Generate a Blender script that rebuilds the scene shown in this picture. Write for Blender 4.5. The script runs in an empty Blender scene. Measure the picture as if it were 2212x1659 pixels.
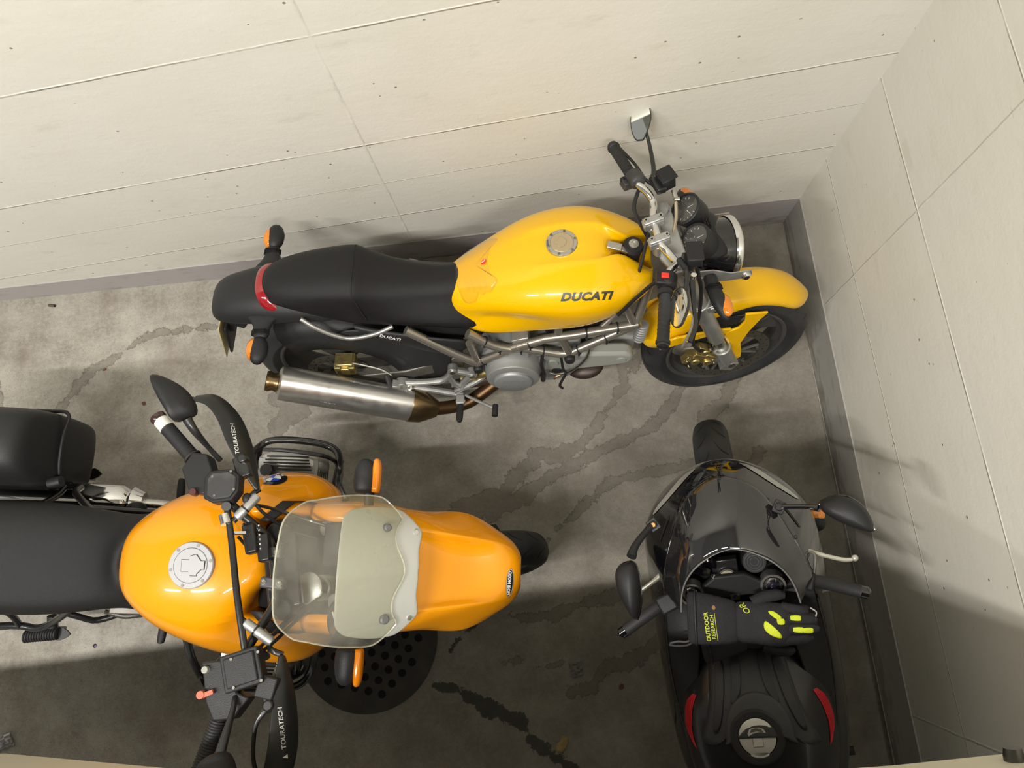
import bpy, bmesh, math, random
from mathutils import Vector, Matrix, Euler
from mathutils.bvhtree import BVHTree
random.seed(7)
S = bpy.context.scene
C = S.collection
R = math.radians
PI = math.pi

# ---------------------------------------------------------------- camera
cam_d = bpy.data.cameras.new('camera')
cam_d.sensor_width = 36.0
cam_d.lens = 1600.15/2212*36.0
cam_d.clip_start = 0.02
cam = bpy.data.objects.new('camera', cam_d)
C.objects.link(cam)
cam.location = (-1.1510, -1.2491, 2.95)
cam.rotation_euler = (0.218377, 0.038872, -0.089777)
S.camera = cam

# ---------------------------------------------------------------- world and exposure
w = bpy.data.worlds.new('world'); S.world = w; w.use_nodes = True
bgn = w.node_tree.nodes['Background']
bgn.inputs[0].default_value = (0.97, 0.96, 0.90, 1)
bgn.inputs[1].default_value = 0.34
S.view_settings.view_transform = 'Standard'
S.view_settings.look = 'None'
S.view_settings.gamma = 1.0
S.view_settings.use_curve_mapping = False
S.view_settings.exposure = 0.0

# ---------------------------------------------------------------- garage tube lamps (hang under the ceiling above the deck)
def lamp(name, loc, sx, sy, power, col=(1.0, 0.965, 0.905)):
    d = bpy.data.lights.new(name, 'AREA'); d.shape = 'RECTANGLE'
    d.size = sx; d.size_y = sy; d.energy = power; d.color = col
    o = bpy.data.objects.new(name, d); C.objects.link(o)
    o.location = loc
    return o
lamp('tube_light', (-2.7, -2.20, 4.55), 1.25, 0.07, 135)
lamp('tube_light', (-0.85, -2.65, 4.30), 1.25, 0.07, 72)
lamp('tube_light', (-4.65, -2.20, 4.55), 1.25, 0.07, 115)

# ---------------------------------------------------------------- material helpers
def mat(name, col, rough=0.5, metal=0.0, bump=None, coat=0.0, spec=None, trans=0.0, alpha=1.0, var=None, ior=None, emit=None, rvar=None):
    """bump=(scale, strength); var=(scale, amount, colour2); rvar=(scale, amount)"""
    m = bpy.data.materials.new(name); m.use_nodes = True
    nt = m.node_tree; b = nt.nodes['Principled BSDF']
    col = tuple(col)+(1,) if len(col) == 3 else col
    b.inputs['Base Color'].default_value = col
    b.inputs['Roughness'].default_value = rough
    b.inputs['Metallic'].default_value = metal
    if coat: b.inputs['Coat Weight'].default_value = coat; b.inputs['Coat Roughness'].default_value = 0.04
    if spec is not None: b.inputs['Specular IOR Level'].default_value = spec
    if trans: b.inputs['Transmission Weight'].default_value = trans
    if alpha < 1: b.inputs['Alpha'].default_value = alpha
    if ior: b.inputs['IOR'].default_value = ior
    tc = nt.nodes.new('ShaderNodeTexCoord')
    if var:
        n = nt.nodes.new('ShaderNodeTexNoise'); n.inputs['Scale'].default_value = var[0]; n.inputs['Detail'].default_value = 5
        nt.links.new(tc.outputs['Object'], n.inputs['Vector'])
        r = nt.nodes.new('ShaderNodeMapRange'); r.inputs[1].default_value = 0.42; r.inputs[2].default_value = 0.68
        r.inputs[3].default_value = 0; r.inputs[4].default_value = var[1]
        nt.links.new(n.outputs[0], r.inputs[0])
        mx = nt.nodes.new('ShaderNodeMix'); mx.data_type = 'RGBA'
        mx.inputs[6].default_value = col; mx.inputs[7].default_value = tuple(var[2])+(1,)
        nt.links.new(r.outputs[0], mx.inputs[0]); nt.links.new(mx.outputs[2], b.inputs['Base Color'])
    if rvar:
        n = nt.nodes.new('ShaderNodeTexNoise'); n.inputs['Scale'].default_value = rvar[0]; n.inputs['Detail'].default_value = 4
        nt.links.new(tc.outputs['Object'], n.inputs['Vector'])
        r = nt.nodes.new('ShaderNodeMapRange'); r.inputs[3].default_value = rough-rvar[1]; r.inputs[4].default_value = rough+rvar[1]
        r.inputs[1].default_value = 0.3; r.inputs[2].default_value = 0.7
        nt.links.new(n.outputs[0], r.inputs[0]); nt.links.new(r.outputs[0], b.inputs['Roughness'])
    if bump:
        n = nt.nodes.new('ShaderNodeTexNoise'); n.inputs['Scale'].default_value = bump[0]; n.inputs['Detail'].default_value = 3
        nt.links.new(tc.outputs['Object'], n.inputs['Vector'])
        bp = nt.nodes.new('ShaderNodeBump'); bp.inputs['Strength'].default_value = bump[1]; bp.inputs['Distance'].default_value = 0.002
        nt.links.new(n.outputs[0], bp.inputs['Height']); nt.links.new(bp.outputs[0], b.inputs['Normal'])
    if emit:
        b.inputs['Emission Color'].default_value = tuple(emit)+(1,); b.inputs['Emission Strength'].default_value = 1
    return m

M = {}
M['yellow'] = mat('paint_yellow', (0.80, 0.445, 0.0), 0.30, coat=0.8, spec=0.2)
M['orange'] = mat('paint_amber_yellow', (0.74, 0.278, 0.001), 0.30, coat=0.8, spec=0.2)
M['gloss'] = mat('paint_black_gloss', (0.004, 0.004, 0.006), 0.06, coat=1.0)
M['black'] = mat('plastic_black', (0.014, 0.014, 0.015), 0.5, spec=0.35, bump=(500, 0.25))
M['grey_plastic'] = mat('plastic_charcoal', (0.018, 0.0185, 0.0195), 0.45, spec=0.3, bump=(500, 0.3))
M['dusty'] = mat('plastic_dusty', (0.03, 0.03, 0.031), 0.5, var=(14, 0.25, (0.2, 0.2, 0.18)), bump=(400, 0.2))
M['metal_black'] = mat('metal_black', (0.012, 0.012, 0.013), 0.3, coat=0.3)
M['seat'] = mat('vinyl_black', (0.0095, 0.0095, 0.010), 0.42, spec=0.28, bump=(900, 0.5))
M['rubber'] = mat('rubber', (0.016, 0.016, 0.017), 0.62, bump=(300, 0.3))
M['tyre'] = mat('tyre_rubber', (0.017, 0.018, 0.02), 0.55, var=(9, 0.35, (0.05, 0.05, 0.048)))
M['groove'] = mat('groove_black', (0.004, 0.004, 0.004), 0.8)
M['alu'] = mat('cast_aluminium', (0.42, 0.42, 0.41), 0.42, 0.75, rvar=(30, 0.1), bump=(250, 0.15))
M['alu_dark'] = mat('aged_aluminium', (0.22, 0.21, 0.19), 0.45, 0.7, var=(18, 0.6, (0.10, 0.085, 0.06)))
M['grey_paint'] = mat('grey_engine_paint', (0.24, 0.245, 0.24), 0.45, 0.3, bump=(200, 0.15))
M['frame'] = mat('frame_bronze_grey', (0.34, 0.315, 0.275), 0.28, 0.75)
M['chrome'] = mat('chrome', (0.8, 0.8, 0.8), 0.08, 1.0)
M['steel'] = mat('brushed_steel', (0.55, 0.54, 0.51), 0.27, 1.0, rvar=(60, 0.06))
M['muffler'] = mat('brushed_muffler_sleeve', (0.58, 0.57, 0.55), 0.34, 0.9, rvar=(25, 0.08))
M['bronze'] = mat('heat_tinted_steel', (0.26, 0.19, 0.10), 0.3, 0.95, var=(8, 0.6, (0.22, 0.12, 0.05)))
M['gold'] = mat('gold_anodised', (0.50, 0.40, 0.17), 0.32, 0.85, var=(60, 0.5, (0.25, 0.18, 0.06)))
M['rim'] = mat('wheel_graphite', (0.075, 0.075, 0.072), 0.4, 0.4, var=(12, 0.4, (0.14, 0.13, 0.115)))
M['disc'] = mat('brake_rotor', (0.17, 0.155, 0.13), 0.38, 0.8)
M['amber'] = mat('amber_lens', (0.95, 0.28, 0.005), 0.15, trans=0.25, coat=1.0)
M['red_lens'] = mat('red_lens', (0.28, 0.004, 0.010), 0.12, coat=1.0)
M['white'] = mat('white_print', (0.75, 0.75, 0.75), 0.5)
M['dark_print'] = mat('dark_print', (0.035, 0.032, 0.02), 0.4)
M['red'] = mat('red_plastic', (0.75, 0.03, 0.015), 0.4)
M['orange_red'] = mat('orange_red_plastic', (0.9, 0.09, 0.02), 0.4)
M['mirror'] = mat('mirror_glass', (0.82, 0.84, 0.80), 0.01, 1.0)
M['dial'] = mat('dial_face', (0.055, 0.054, 0.05), 0.5)
M['interior'] = mat('dark_interior', (0.004, 0.004, 0.004), 0.9)
def glassy(name, tint, rough, mixfac, haze=(0.5, 0.48, 0.4), hz=0.0):
    """thin clear plastic: transparent body, glossy reflection, optional grime film"""
    m = bpy.data.materials.new(name); m.use_nodes = True; nt = m.node_tree
    nt.nodes.clear(); o = nt.nodes.new('ShaderNodeOutputMaterial')
    t = nt.nodes.new('ShaderNodeBsdfTransparent'); t.inputs[0].default_value = tuple(tint)+(1,)
    g = nt.nodes.new('ShaderNodeBsdfGlossy'); g.inputs['Roughness'].default_value = rough; g.inputs[0].default_value = (1, 1, 1, 1)
    lw = nt.nodes.new('ShaderNodeLayerWeight'); lw.inputs[0].default_value = 0.5; pw = nt.nodes.new('ShaderNodeMath'); pw.operation = 'POWER'; pw.inputs[1].default_value = 4.5
    nt.links.new(lw.outputs['Facing'], pw.inputs[0]); f = nt.nodes.new('ShaderNodeMath'); f.operation = 'MULTIPLY_ADD'; f.inputs[1].default_value = 0.7; f.inputs[2].default_value = 0.03; nt.links.new(pw.outputs[0], f.inputs[0])
    mx = nt.nodes.new('ShaderNodeMixShader'); nt.links.new(f.outputs[0], mx.inputs[0])
    nt.links.new(t.outputs[0], mx.inputs[1]); nt.links.new(g.outputs[0], mx.inputs[2])
    last = mx
    if hz:
        d = nt.nodes.new('ShaderNodeBsdfDiffuse'); d.inputs[0].default_value = tuple(haze)+(1,)
        tc = nt.nodes.new('ShaderNodeTexCoord'); n = nt.nodes.new('ShaderNodeTexNoise')
        n.inputs['Scale'].default_value = 9; n.inputs['Detail'].default_value = 6
        nt.links.new(tc.outputs['Object'], n.inputs['Vector'])
        r = nt.nodes.new('ShaderNodeMapRange'); r.inputs[1].default_value = 0.3; r.inputs[2].default_value = 0.75
        r.inputs[3].default_value = hz*0.45; r.inputs[4].default_value = hz*1.6
        nt.links.new(n.outputs[0], r.inputs[0])
        m2 = nt.nodes.new('ShaderNodeMixShader'); nt.links.new(r.outputs[0], m2.inputs[0])
        nt.links.new(mx.outputs[0], m2.inputs[1]); nt.links.new(d.outputs[0], m2.inputs[2]); last = m2
    nt.links.new(last.outputs[0], o.inputs[0])
    return m
M['screen'] = glassy('windscreen_scratched', (0.93, 0.93, 0.89), 0.06, 0.1, (0.58, 0.56, 0.49), 0.11)
M['glass'] = glassy('dial_glass', (0.97, 0.97, 0.97), 0.02, 0.1)
M['smoke'] = glassy('smoked_screen', (0.16, 0.16, 0.17), 0.03, 0.1)
M['clear_pad'] = glassy('clear_pad', (0.985, 0.975, 0.93), 0.05, 0.1)

# ---------------------------------------------------------------- mesh helpers
XF = [None]      # vertex transform used while a steered front end is being built
def sm(pts, n=6, closed=False):
    """Catmull-Rom through the points"""
    P = [Vector(p) for p in pts]; out = []; N = len(P)
    if N < 3: return P
    rng = range(N) if closed else range(N-1)
    for i in rng:
        a = P[(i-1) % N] if (closed or i > 0) else P[0]*2-P[1]
        b = P[i]; c = P[(i+1) % N]
        d = P[(i+2) % N] if (closed or i+2 < N) else P[-1]*2-P[-2]
        for k in range(n):
            t = k/n
            out.append(0.5*((2*b)+(-a+c)*t+(2*a-5*b+4*c-d)*t*t+(-a+3*b-3*c+d)*t**3))
    if not closed: out.append(P[-1])
    return out
def frame_of(d, up=(0, 0, 1)):
    d = Vector(d).normalized(); u = Vector(up)
    if abs(d.dot(u.normalized())) > 0.98: u = Vector((1, 0, 0))
    s = d.cross(u).normalized(); t = s.cross(d).normalized()
    return d, s, t
class MB:
    def __init__(s): s.v = []; s.f = []; s.g = []
    def add(s, vs, fs):
        n = len(s.v); s.g.append((n, len(s.f), len(vs), len(fs))); s.v += [Vector(p) for p in vs]; s.f += [tuple(i+n for i in f) for f in fs]; return s
    def box(s, c, size, rot=(0, 0, 0), taper=1.0):
        m = Euler([R(a) for a in rot]).to_matrix(); c = Vector(c); h = [x/2 for x in size]; vs = []
        for z in (-1, 1):
            t = taper if z > 0 else 1
            for x, y in ((-1, -1), (1, -1), (1, 1), (-1, 1)): vs.append(c+m @ Vector((x*h[0]*t, y*h[1]*t, z*h[2])))
        return s.add(vs, [(3, 2, 1, 0), (4, 5, 6, 7), (0, 1, 5, 4), (1, 2, 6, 5), (2, 3, 7, 6), (3, 0, 4, 7)])
    def cyl(s, p0, p1, r0, r1=None, seg=20, cap=True):
        return s.lathe(p0, p1, [(0, r0), (1, r0 if r1 is None else r1)], seg, cap)
    def lathe(s, p0, p1, prof, seg=24, cap=True, scale=(1, 1), up=(0, 0, 1)):
        """prof: (t along p0-p1, radius)"""
        p0 = Vector(p0); p1 = Vector(p1); d, a, b = frame_of(p1-p0, up); L = (p1-p0); vs = []; fs = []
        for t, r in prof:
            for k in range(seg):
                an = 2*PI*k/seg; vs.append(p0+L*t+a*math.cos(an)*r*scale[0]+b*math.sin(an)*r*scale[1])
        for i in range(len(prof)-1):
            for k in range(seg):
                k2 = (k+1) % seg; fs.append((i*seg+k, i*seg+k2, (i+1)*seg+k2, (i+1)*seg+k))
        if cap:
            fs.append(tuple(range(seg))[::-1]); fs.append(tuple(range((len(prof)-1)*seg, len(prof)*seg)))
        return s.add(vs, fs)
    def tube(s, pts, r, seg=10, n=6, closed=False, flat=1.0, cap=True):
        P = sm(pts, n, closed) if n > 1 else [Vector(p) for p in pts]
        N = len(P); rr = r if isinstance(r, (list, tuple)) else None
        vs = []; fs = []; prev = None
        for i, p in enumerate(P):
            if closed: d = P[(i+1) % N]-P[i-1]
            else: d = P[min(i+1, N-1)]-P[max(i-1, 0)]
            if d.length < 1e-9: d = Vector((1, 0, 0))
            d.normalize()
            if prev is None: _, a, _b = frame_of(d)
            else:
                a = prev-d*prev.dot(d)
                if a.length < 1e-6: _, a, _b = frame_of(d)
                a.normalize()
            prev = a; b = d.cross(a)
            if rr:
                u = i/(N-1)*(len(rr)-1); j = min(int(u), len(rr)-2); rad = rr[j]+(rr[j+1]-rr[j])*(u-j)
            else: rad = r
            for k in range(seg):
                an = 2*PI*k/seg; vs.append(p+a*math.cos(an)*rad+b*math.sin(an)*rad*flat)
        for i in range(N if closed else N-1):
            i2 = (i+1) % N
            for k in range(seg):
                k2 = (k+1) % seg; fs.append((i*seg+k, i*seg+k2, i2*seg+k2, i2*seg+k))
        if cap and not closed: fs.append(tuple(range(seg))[::-1]); fs.append(tuple(range((N-1)*seg, N*seg)))
        return s.add(vs, fs)
    def loft(s, rings, closed=True, cap=True):
        n = len(rings[0]); vs = [p for r in rings for p in r]; fs = []
        for i in range(len(rings)-1):
            for k in range(n if closed else n-1):
                k2 = (k+1) % n; fs.append((i*n+k, i*n+k2, (i+1)*n+k2, (i+1)*n+k))
        if cap and closed:
            for base, rev in ((0, True), ((len(rings)-1)*n, False)):
                c = sum((Vector(vs[base+k]) for k in range(n)), Vector())/n; ci = len(vs); vs.append(c)
                for k in range(n):
                    k2 = (k+1) % n; fs.append((base+k2, base+k, ci) if rev else (base+k, base+k2, ci))
        return s.add(vs, fs)
    def half(s, stations, cap=True, bottom=True, flip=False):
        """stations: lists of (x, y>=0, z) from top centre (y=0) down the right/left side; mirrored in y"""
        rings = []
        for st in stations:
            left = [Vector((p[0], p[1], p[2])) for p in st]
            right = [Vector((p[0], -p[1], p[2])) for p in st[1:]][::-1]
            if bottom:
                b = st[-1]; rings.append(right+left+[Vector((b[0], 0, b[2]))])
            else: rings.append(right+left)
        return s.loft(rings, closed=bottom, cap=cap and bottom)
    def sphere(s, c, r, seg=16, rings=10, rot=(0, 0, 0)):
        r = (r, r, r) if not isinstance(r, (tuple, list)) else r; m = Euler([R(a) for a in rot]).to_matrix(); c = Vector(c)
        vs = [c+m @ Vector((0, 0, r[2]))]; fs = []
        for i in range(1, rings):
            th = PI*i/rings
            for k in range(seg):
                ph = 2*PI*k/seg; vs.append(c+m @ Vector((r[0]*math.sin(th)*math.cos(ph), r[1]*math.sin(th)*math.sin(ph), r[2]*math.cos(th))))
        vs.append(c+m @ Vector((0, 0, -r[2])))
        for k in range(seg):
            k2 = (k+1) % seg; fs.append((0, 1+k, 1+k2)); b = 1+(rings-2)*seg; fs.append((b+k2, b+k, len(vs)-1))
            for i in range(rings-2): fs.append((1+i*seg+k, 1+(i+1)*seg+k, 1+(i+1)*seg+k2, 1+i*seg+k2))
        return s.add(vs, fs)
    def prism(s, outline, o, u, v, depth):
        """2D outline extruded; o origin, u/v axes, depth along u x v (centred)"""
        o = Vector(o); u = Vector(u).normalized(); v = Vector(v).normalized(); n = u.cross(v).normalized()
        N = len(outline); vs = []
        for sg in (-0.5, 0.5):
            for a, b in outline: vs.append(o+u*a+v*b+n*depth*sg)
        fs = [tuple(range(N))[::-1], tuple(range(N, 2*N))]
        for k in range(N): fs.append((k, (k+1) % N, N+(k+1) % N, N+k))
        return s.add(vs, fs)
    def grid(s, rows):
        n = len(rows[0]); vs = [p for r in rows for p in r]
        return s.add(vs, [(i*n+k, i*n+k+1, (i+1)*n+k+1, (i+1)*n+k) for i in range(len(rows)-1) for k in range(n-1)])
    def build(s, name, m, parent=None, ang=40, sub=0, bev=0, solid=0, label=None, mats=None, off=0, flat=False):
        me = bpy.data.meshes.new(name)
        vs = s.v if XF[0] is None else [XF[0] @ p for p in s.v]
        me.from_pydata([tuple(p) for p in vs], [], s.f); me.update()
        b = bmesh.new(); b.from_mesh(me); bmesh.ops.remove_doubles(b, verts=b.verts, dist=1e-5)
        bmesh.ops.recalc_face_normals(b, faces=b.faces); b.to_mesh(me); b.free()
        me.materials.append(M[m] if isinstance(m, str) else m)
        o = bpy.data.objects.new(name, me); C.objects.link(o)
        if parent: o.parent = parent
        if not flat:
            for p in me.polygons: p.use_smooth = True
        if solid:
            md = o.modifiers.new('solid', 'SOLIDIFY'); md.thickness = solid; md.offset = off
        if bev:
            md = o.modifiers.new('bevel', 'BEVEL'); md.width = bev; md.segments = 2; md.limit_method = 'ANGLE'; md.angle_limit = R(35)
            md.harden_normals = False
        if sub:
            md = o.modifiers.new('sub', 'SUBSURF'); md.levels = sub; md.render_levels = sub
        elif not flat: me.set_sharp_from_angle(angle=R(ang))
        if label: o['label'] = label
        return o
def pieces(mb, name, m, parent=None, per=1, **kw):
    """every add() (or every per adds) of the builder becomes a part of its own"""
    out = []
    for i in range(0, len(mb.g), per):
        q = MB(); g0 = mb.g[i]; g1 = mb.g[min(i+per, len(mb.g))-1]; q.v = mb.v[g0[0]:g1[0]+g1[2]]
        q.f = [tuple(j-g0[0] for j in f) for f in mb.f[g0[1]:g1[1]+g1[3]]]; out.append(q.build(name, m, parent, **kw))
    return out
def crease(o, pts, val=0.8):
    key = {(round(p[0], 3), round(p[1], 3), round(p[2], 3)) for p in pts}; me = o.data
    at = me.attributes.get('crease_edge') or me.attributes.new('crease_edge', 'FLOAT', 'EDGE')
    hit = {v.index for v in me.vertices if (round(v.co.x, 3), round(v.co.y, 3), round(v.co.z, 3)) in key}
    for e in me.edges:
        if e.vertices[0] in hit and e.vertices[1] in hit: at.data[e.index].value = val
def aim(pos, tgt, mtx):
    """facing of a mirror plate (in the frame of mtx) that shows tgt (world) to someone at the parapet"""
    w_ = mtx @ Vector(pos); v = (Vector((-1.151, -1.249, 2.95))-w_).normalized(); t = (Vector(tgt)-w_).normalized()
    return (mtx.to_3x3().inverted() @ (v+t)).normalized()
def empty(name, loc=(0, 0, 0), rot=None, label=None, cat=None, group=None):
    o = bpy.data.objects.new(name, None); C.objects.link(o); o.empty_display_size = 0.1
    if isinstance(loc, Matrix): o.matrix_world = loc
    else:
        o.location = loc
        if rot: o.rotation_euler = rot
    return tag(o, label, cat, group)
def tag(o, label=None, cat=None, group=None, kind=None):
    if label: o['label'] = label
    if cat: o['category'] = cat
    if group: o['group'] = group
    if kind: o['kind'] = kind
    return o
def bike_matrix(x, y, yaw, lean):
    return Matrix.Translation((x, y, 0)) @ Matrix.Rotation(R(yaw), 4, 'Z') @ Matrix.Rotation(R(-lean), 4, 'X')
def steer_matrix(st, rake, gx):
    a = R(rake); ax = Vector((-math.sin(a), 0, math.cos(a))); g = Vector((gx, 0, 0))
    return Matrix.Translation(g) @ Matrix.Rotation(R(st), 4, ax) @ Matrix.Translation(-g)
def bvh_of(o):
    bpy.context.view_layer.update(); dg = bpy.context.evaluated_depsgraph_get(); e = o.evaluated_get(dg); me = e.to_mesh()
    t = BVHTree.FromPolygons([v.co.copy() for v in me.vertices], [tuple(p.vertices) for p in me.polygons]); e.to_mesh_clear(); return t
def project(name, verts2d, faces, target, org, u, v, m, parent, lift=0.0008, reach=0.12, subdiv=0, label=None, bvh=None):
    """lay a flat outline (a, b) on the surface of target, looking against n = u x v"""
    t = bvh or bvh_of(target); org = Vector(org); u = Vector(u).normalized(); v = Vector(v).normalized(); n = u.cross(v).normalized()
    b = bmesh.new(); vv = [b.verts.new((a, c, 0)) for a, c in verts2d]
    for f in faces:
        try: b.faces.new([vv[i] for i in f])
        except Exception: pass
    bmesh.ops.triangulate(b, faces=b.faces)
    for _ in range(subdiv): bmesh.ops.subdivide_edges(b, edges=b.edges[:], cuts=1, use_grid_fill=False); bmesh.ops.triangulate(b, faces=b.faces)
    last = 0
    for q in b.verts:
        p = org+u*q.co.x+v*q.co.y; h, nn, _, _ = t.ray_cast(p+n*reach, -n, reach*2)
        if h is None: q.co = p+n*last
        else: last = (h-p).dot(n); q.co = h+n*lift
    me = bpy.data.meshes.new(name); b.to_mesh(me); b.free()
    me.materials.append(M[m] if isinstance(m, str) else m)
    for p in me.polygons: p.use_smooth = True
    o = bpy.data.objects.new(name, me); C.objects.link(o); o.parent = parent
    if label: o['label'] = label
    return o
def text_geo(txt, size, shear=0.0, bold=0.0, spacing=1.0, font=None):
    c = bpy.data.curves.new('t', 'FONT'); c.body = txt; c.size = size; c.shear = shear; c.offset = bold; c.space_character = spacing
    c.align_x = 'CENTER'; c.align_y = 'CENTER'; c.resolution_u = 3; c.fill_mode = 'FRONT' if hasattr(c, 'fill_mode') else c.fill_mode
    o = bpy.data.objects.new('t', c); C.objects.link(o); bpy.context.view_layer.update()
    dg = bpy.context.evaluated_depsgraph_get(); me = o.evaluated_get(dg).to_mesh()
    vs = [(q.co.x, q.co.y) for q in me.vertices]; fs = [tuple(p.vertices) for p in me.polygons]
    o.evaluated_get(dg).to_mesh_clear(); bpy.data.objects.remove(o); bpy.data.curves.remove(c)
    return vs, fs
def text_on(name, txt, size, target, org, u, v, m, parent, shear=0.0, bold=0.0, lift=0.0009, stretch=(1, 1), spacing=1.0, bvh=None, subdiv=1, label=None):
    vs, fs = text_geo(txt, size, shear, bold, spacing); vs = [(a*stretch[0], b*stretch[1]) for a, b in vs]
    return project(name, vs, fs, target, org, u, v, m, parent, lift, subdiv=subdiv, bvh=bvh, label=label)
def disc2d(rx, ry=None, n=40, c=(0, 0)):
    ry = ry or rx
    return [c]+[(c[0]+rx*math.cos(2*PI*k/n), c[1]+ry*math.sin(2*PI*k/n)) for k in range(n)], [(0, 1+k, 1+(k+1) % n) for k in range(n)]

def build_wheel(parent, c, r, w, rimr, name='front_wheel', rim_m='rim', spokes=3, disc_sides=(-1,), disc_r=0.15, disc_y=0.07, grooves=True):
    """wheel centred at c, axle along y"""
    cx, cy, cz = c
    t = MB(); prof = []
    h = w/2; sh = r-0.38*w
    pts = [(-h*0.72, rimr), (-h*0.95, rimr+0.02), (-h, (rimr+sh)/2+0.01), (-h*0.97, sh), (-h*0.80, sh+(r-sh)*0.55), (-h*0.5, sh+(r-sh)*0.86), (0, r),
           (h*0.5, sh+(r-sh)*0.86), (h*0.80, sh+(r-sh)*0.55), (h*0.97, sh), (h, (rimr+sh)/2+0.01), (h*0.95, rimr+0.02), (h*0.72, rimr)]
    pr = sm([(a, b, 0) for a, b in pts], 3)
    t.lathe((cx, cy, cz), (cx, cy+1, cz), [(p[0], p[1]) for p in pr], 64, False)
    tyre = t.build(name, 'tyre', parent)
    if grooves:
        g = MB()
        for k in range(22):
            for sgn in (-1, 1):
                a0 = 2*PI*(k+0.5*(sgn > 0))/22; row = []
                for i in range(7):
                    f = i/6; y = sgn*h*(0.16+0.66*f); a = a0+0.16*f+0.05*math.sin(f*3)
                    # radius of tyre at y
                    yy = abs(y); rr = r
                    for j in range(len(pr)-1):
                        if pr[j][0] <= -yy <= pr[j+1][0]:
                            q = (-yy-pr[j][0])/(pr[j+1][0]-pr[j][0]+1e-9); rr = pr[j][1]+(pr[j+1][1]-pr[j][1])*q
                    wd = 0.009*(1-0.5*abs(f-0.5)*2)
                    row.append([Vector((cx+(rr+0.0006)*math.cos(a+s2*wd/r/2), cy+y, cz+(rr+0.0006)*math.sin(a+s2*wd/r/2))) for s2 in (-1, 1)])
                g.grid(row)
        gg = g.build('tread_groove', 'groove', tyre); gg['kind'] = 'stuff'
    m = MB()
    rp = [(-h*0.74, rimr+0.004), (-h*0.78, rimr-0.004), (-h*0.70, rimr-0.012), (-h*0.55, rimr-0.014), (-h*0.3, rimr-0.028), (h*0.3, rimr-0.028), (h*0.55, rimr-0.014), (h*0.70, rimr-0.012), (h*0.78, rimr-0.004), (h*0.74, rimr+0.004)]
    m.lathe((cx, cy, cz), (cx, cy+1, cz), rp, 64, False)
    m.cyl((cx, cy-h*0.75, cz), (cx, cy+h*0.75, cz), 0.034, seg=24)
    for k in range(spokes):
        a = 2*PI*k/spokes+0.5; d = Vector((math.cos(a), 0, math.sin(a))); q = Vector((-math.sin(a), 0, math.cos(a)))
        rings = []
        for f, wd, th in ((0.02, 0.046, 0.035), (0.35, 0.026, 0.03), (0.7, 0.024, 0.026), (1.0, 0.05, 0.04)):
            p = Vector((cx, cy, cz))+d*(0.02+f*(rimr-0.045))
            rings.append([p+q*wd+Vector((0, -th, 0))*0.5, p+q*wd+Vector((0, th, 0))*0.5, p-q*wd+Vector((0, th, 0))*0.5, p-q*wd-Vector((0, th, 0))*0.5])
        m.loft(rings)
    m.build('rim', rim_m, tyre, bev=0.002)
    for sd in disc_sides:
        y = cy+sd*disc_y; d = MB()
        d.lathe((cx, y-0.0025, cz), (cx, y+0.0025, cz), [(0, disc_r-0.034), (0, disc_r), (1, disc_r), (1, disc_r-0.034), (0, disc_r-0.034)], 56, False)
        o = d.build('brake_disc', 'disc', tyre)
        hl = MB()
        for k in range(40):
            a = 2*PI*k/40; rr = disc_r-(0.008 if k % 2 else 0.022)
            hl.cyl((cx+rr*math.cos(a), y-0.0032, cz+rr*math.sin(a)), (cx+rr*math.cos(a), y+0.0032, cz+rr*math.sin(a)), 0.0032, seg=8)
        hb = hl.build('drill_hole', 'groove', o); hb['kind'] = 'stuff'
        ca = MB()
        for k in range(6):
            a = 2*PI*k/6; d1 = Vector((math.cos(a), 0, math.sin(a))); b1 = Vector((cx, y+sd*-0.006, cz))
            for a2 in (a-0.22, a+0.22):
                d2 = Vector((math.cos(a2), 0, math.sin(a2))); ca.tube([b1+d1*0.035, b1+d2*(disc_r-0.036)], 0.0055, 6, 1)
            ca.cyl(b1+d1*(disc_r-0.036)-Vector((0, 0.006, 0)), b1+d1*(disc_r-0.036)+Vector((0, 0.006, 0)), 0.008, seg=10)
        ca.cyl((cx, y-0.008, cz), (cx, y+0.008, cz), 0.04, seg=24)
        ca.build('disc_carrier', 'alu_dark', o)
    return tyre
def bolt(mb, p, n, r=0.006, h=0.004):
    p = Vector(p); n = Vector(n).normalized()
    mb.cyl(p-n*0.004, p+n*h, r, seg=12); return mb
# ================================================================ the garage corner
UP = Vector((-0.06, -0.0015, 1.0))       # the corner edge leans a touch
DB = Vector((0.0227, -0.99974, 0.0))     # run of the right wall
FX0, FX1, FY0, FY1 = -6.0, 0.35, -5.0, 0.02

def shader_setup(name):
    m = bpy.data.materials.new(name); m.use_nodes = True; nt = m.node_tree
    return m, nt, nt.nodes['Principled BSDF'], lambda t: nt.nodes.new('ShaderNode'+t), nt.links.new
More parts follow.
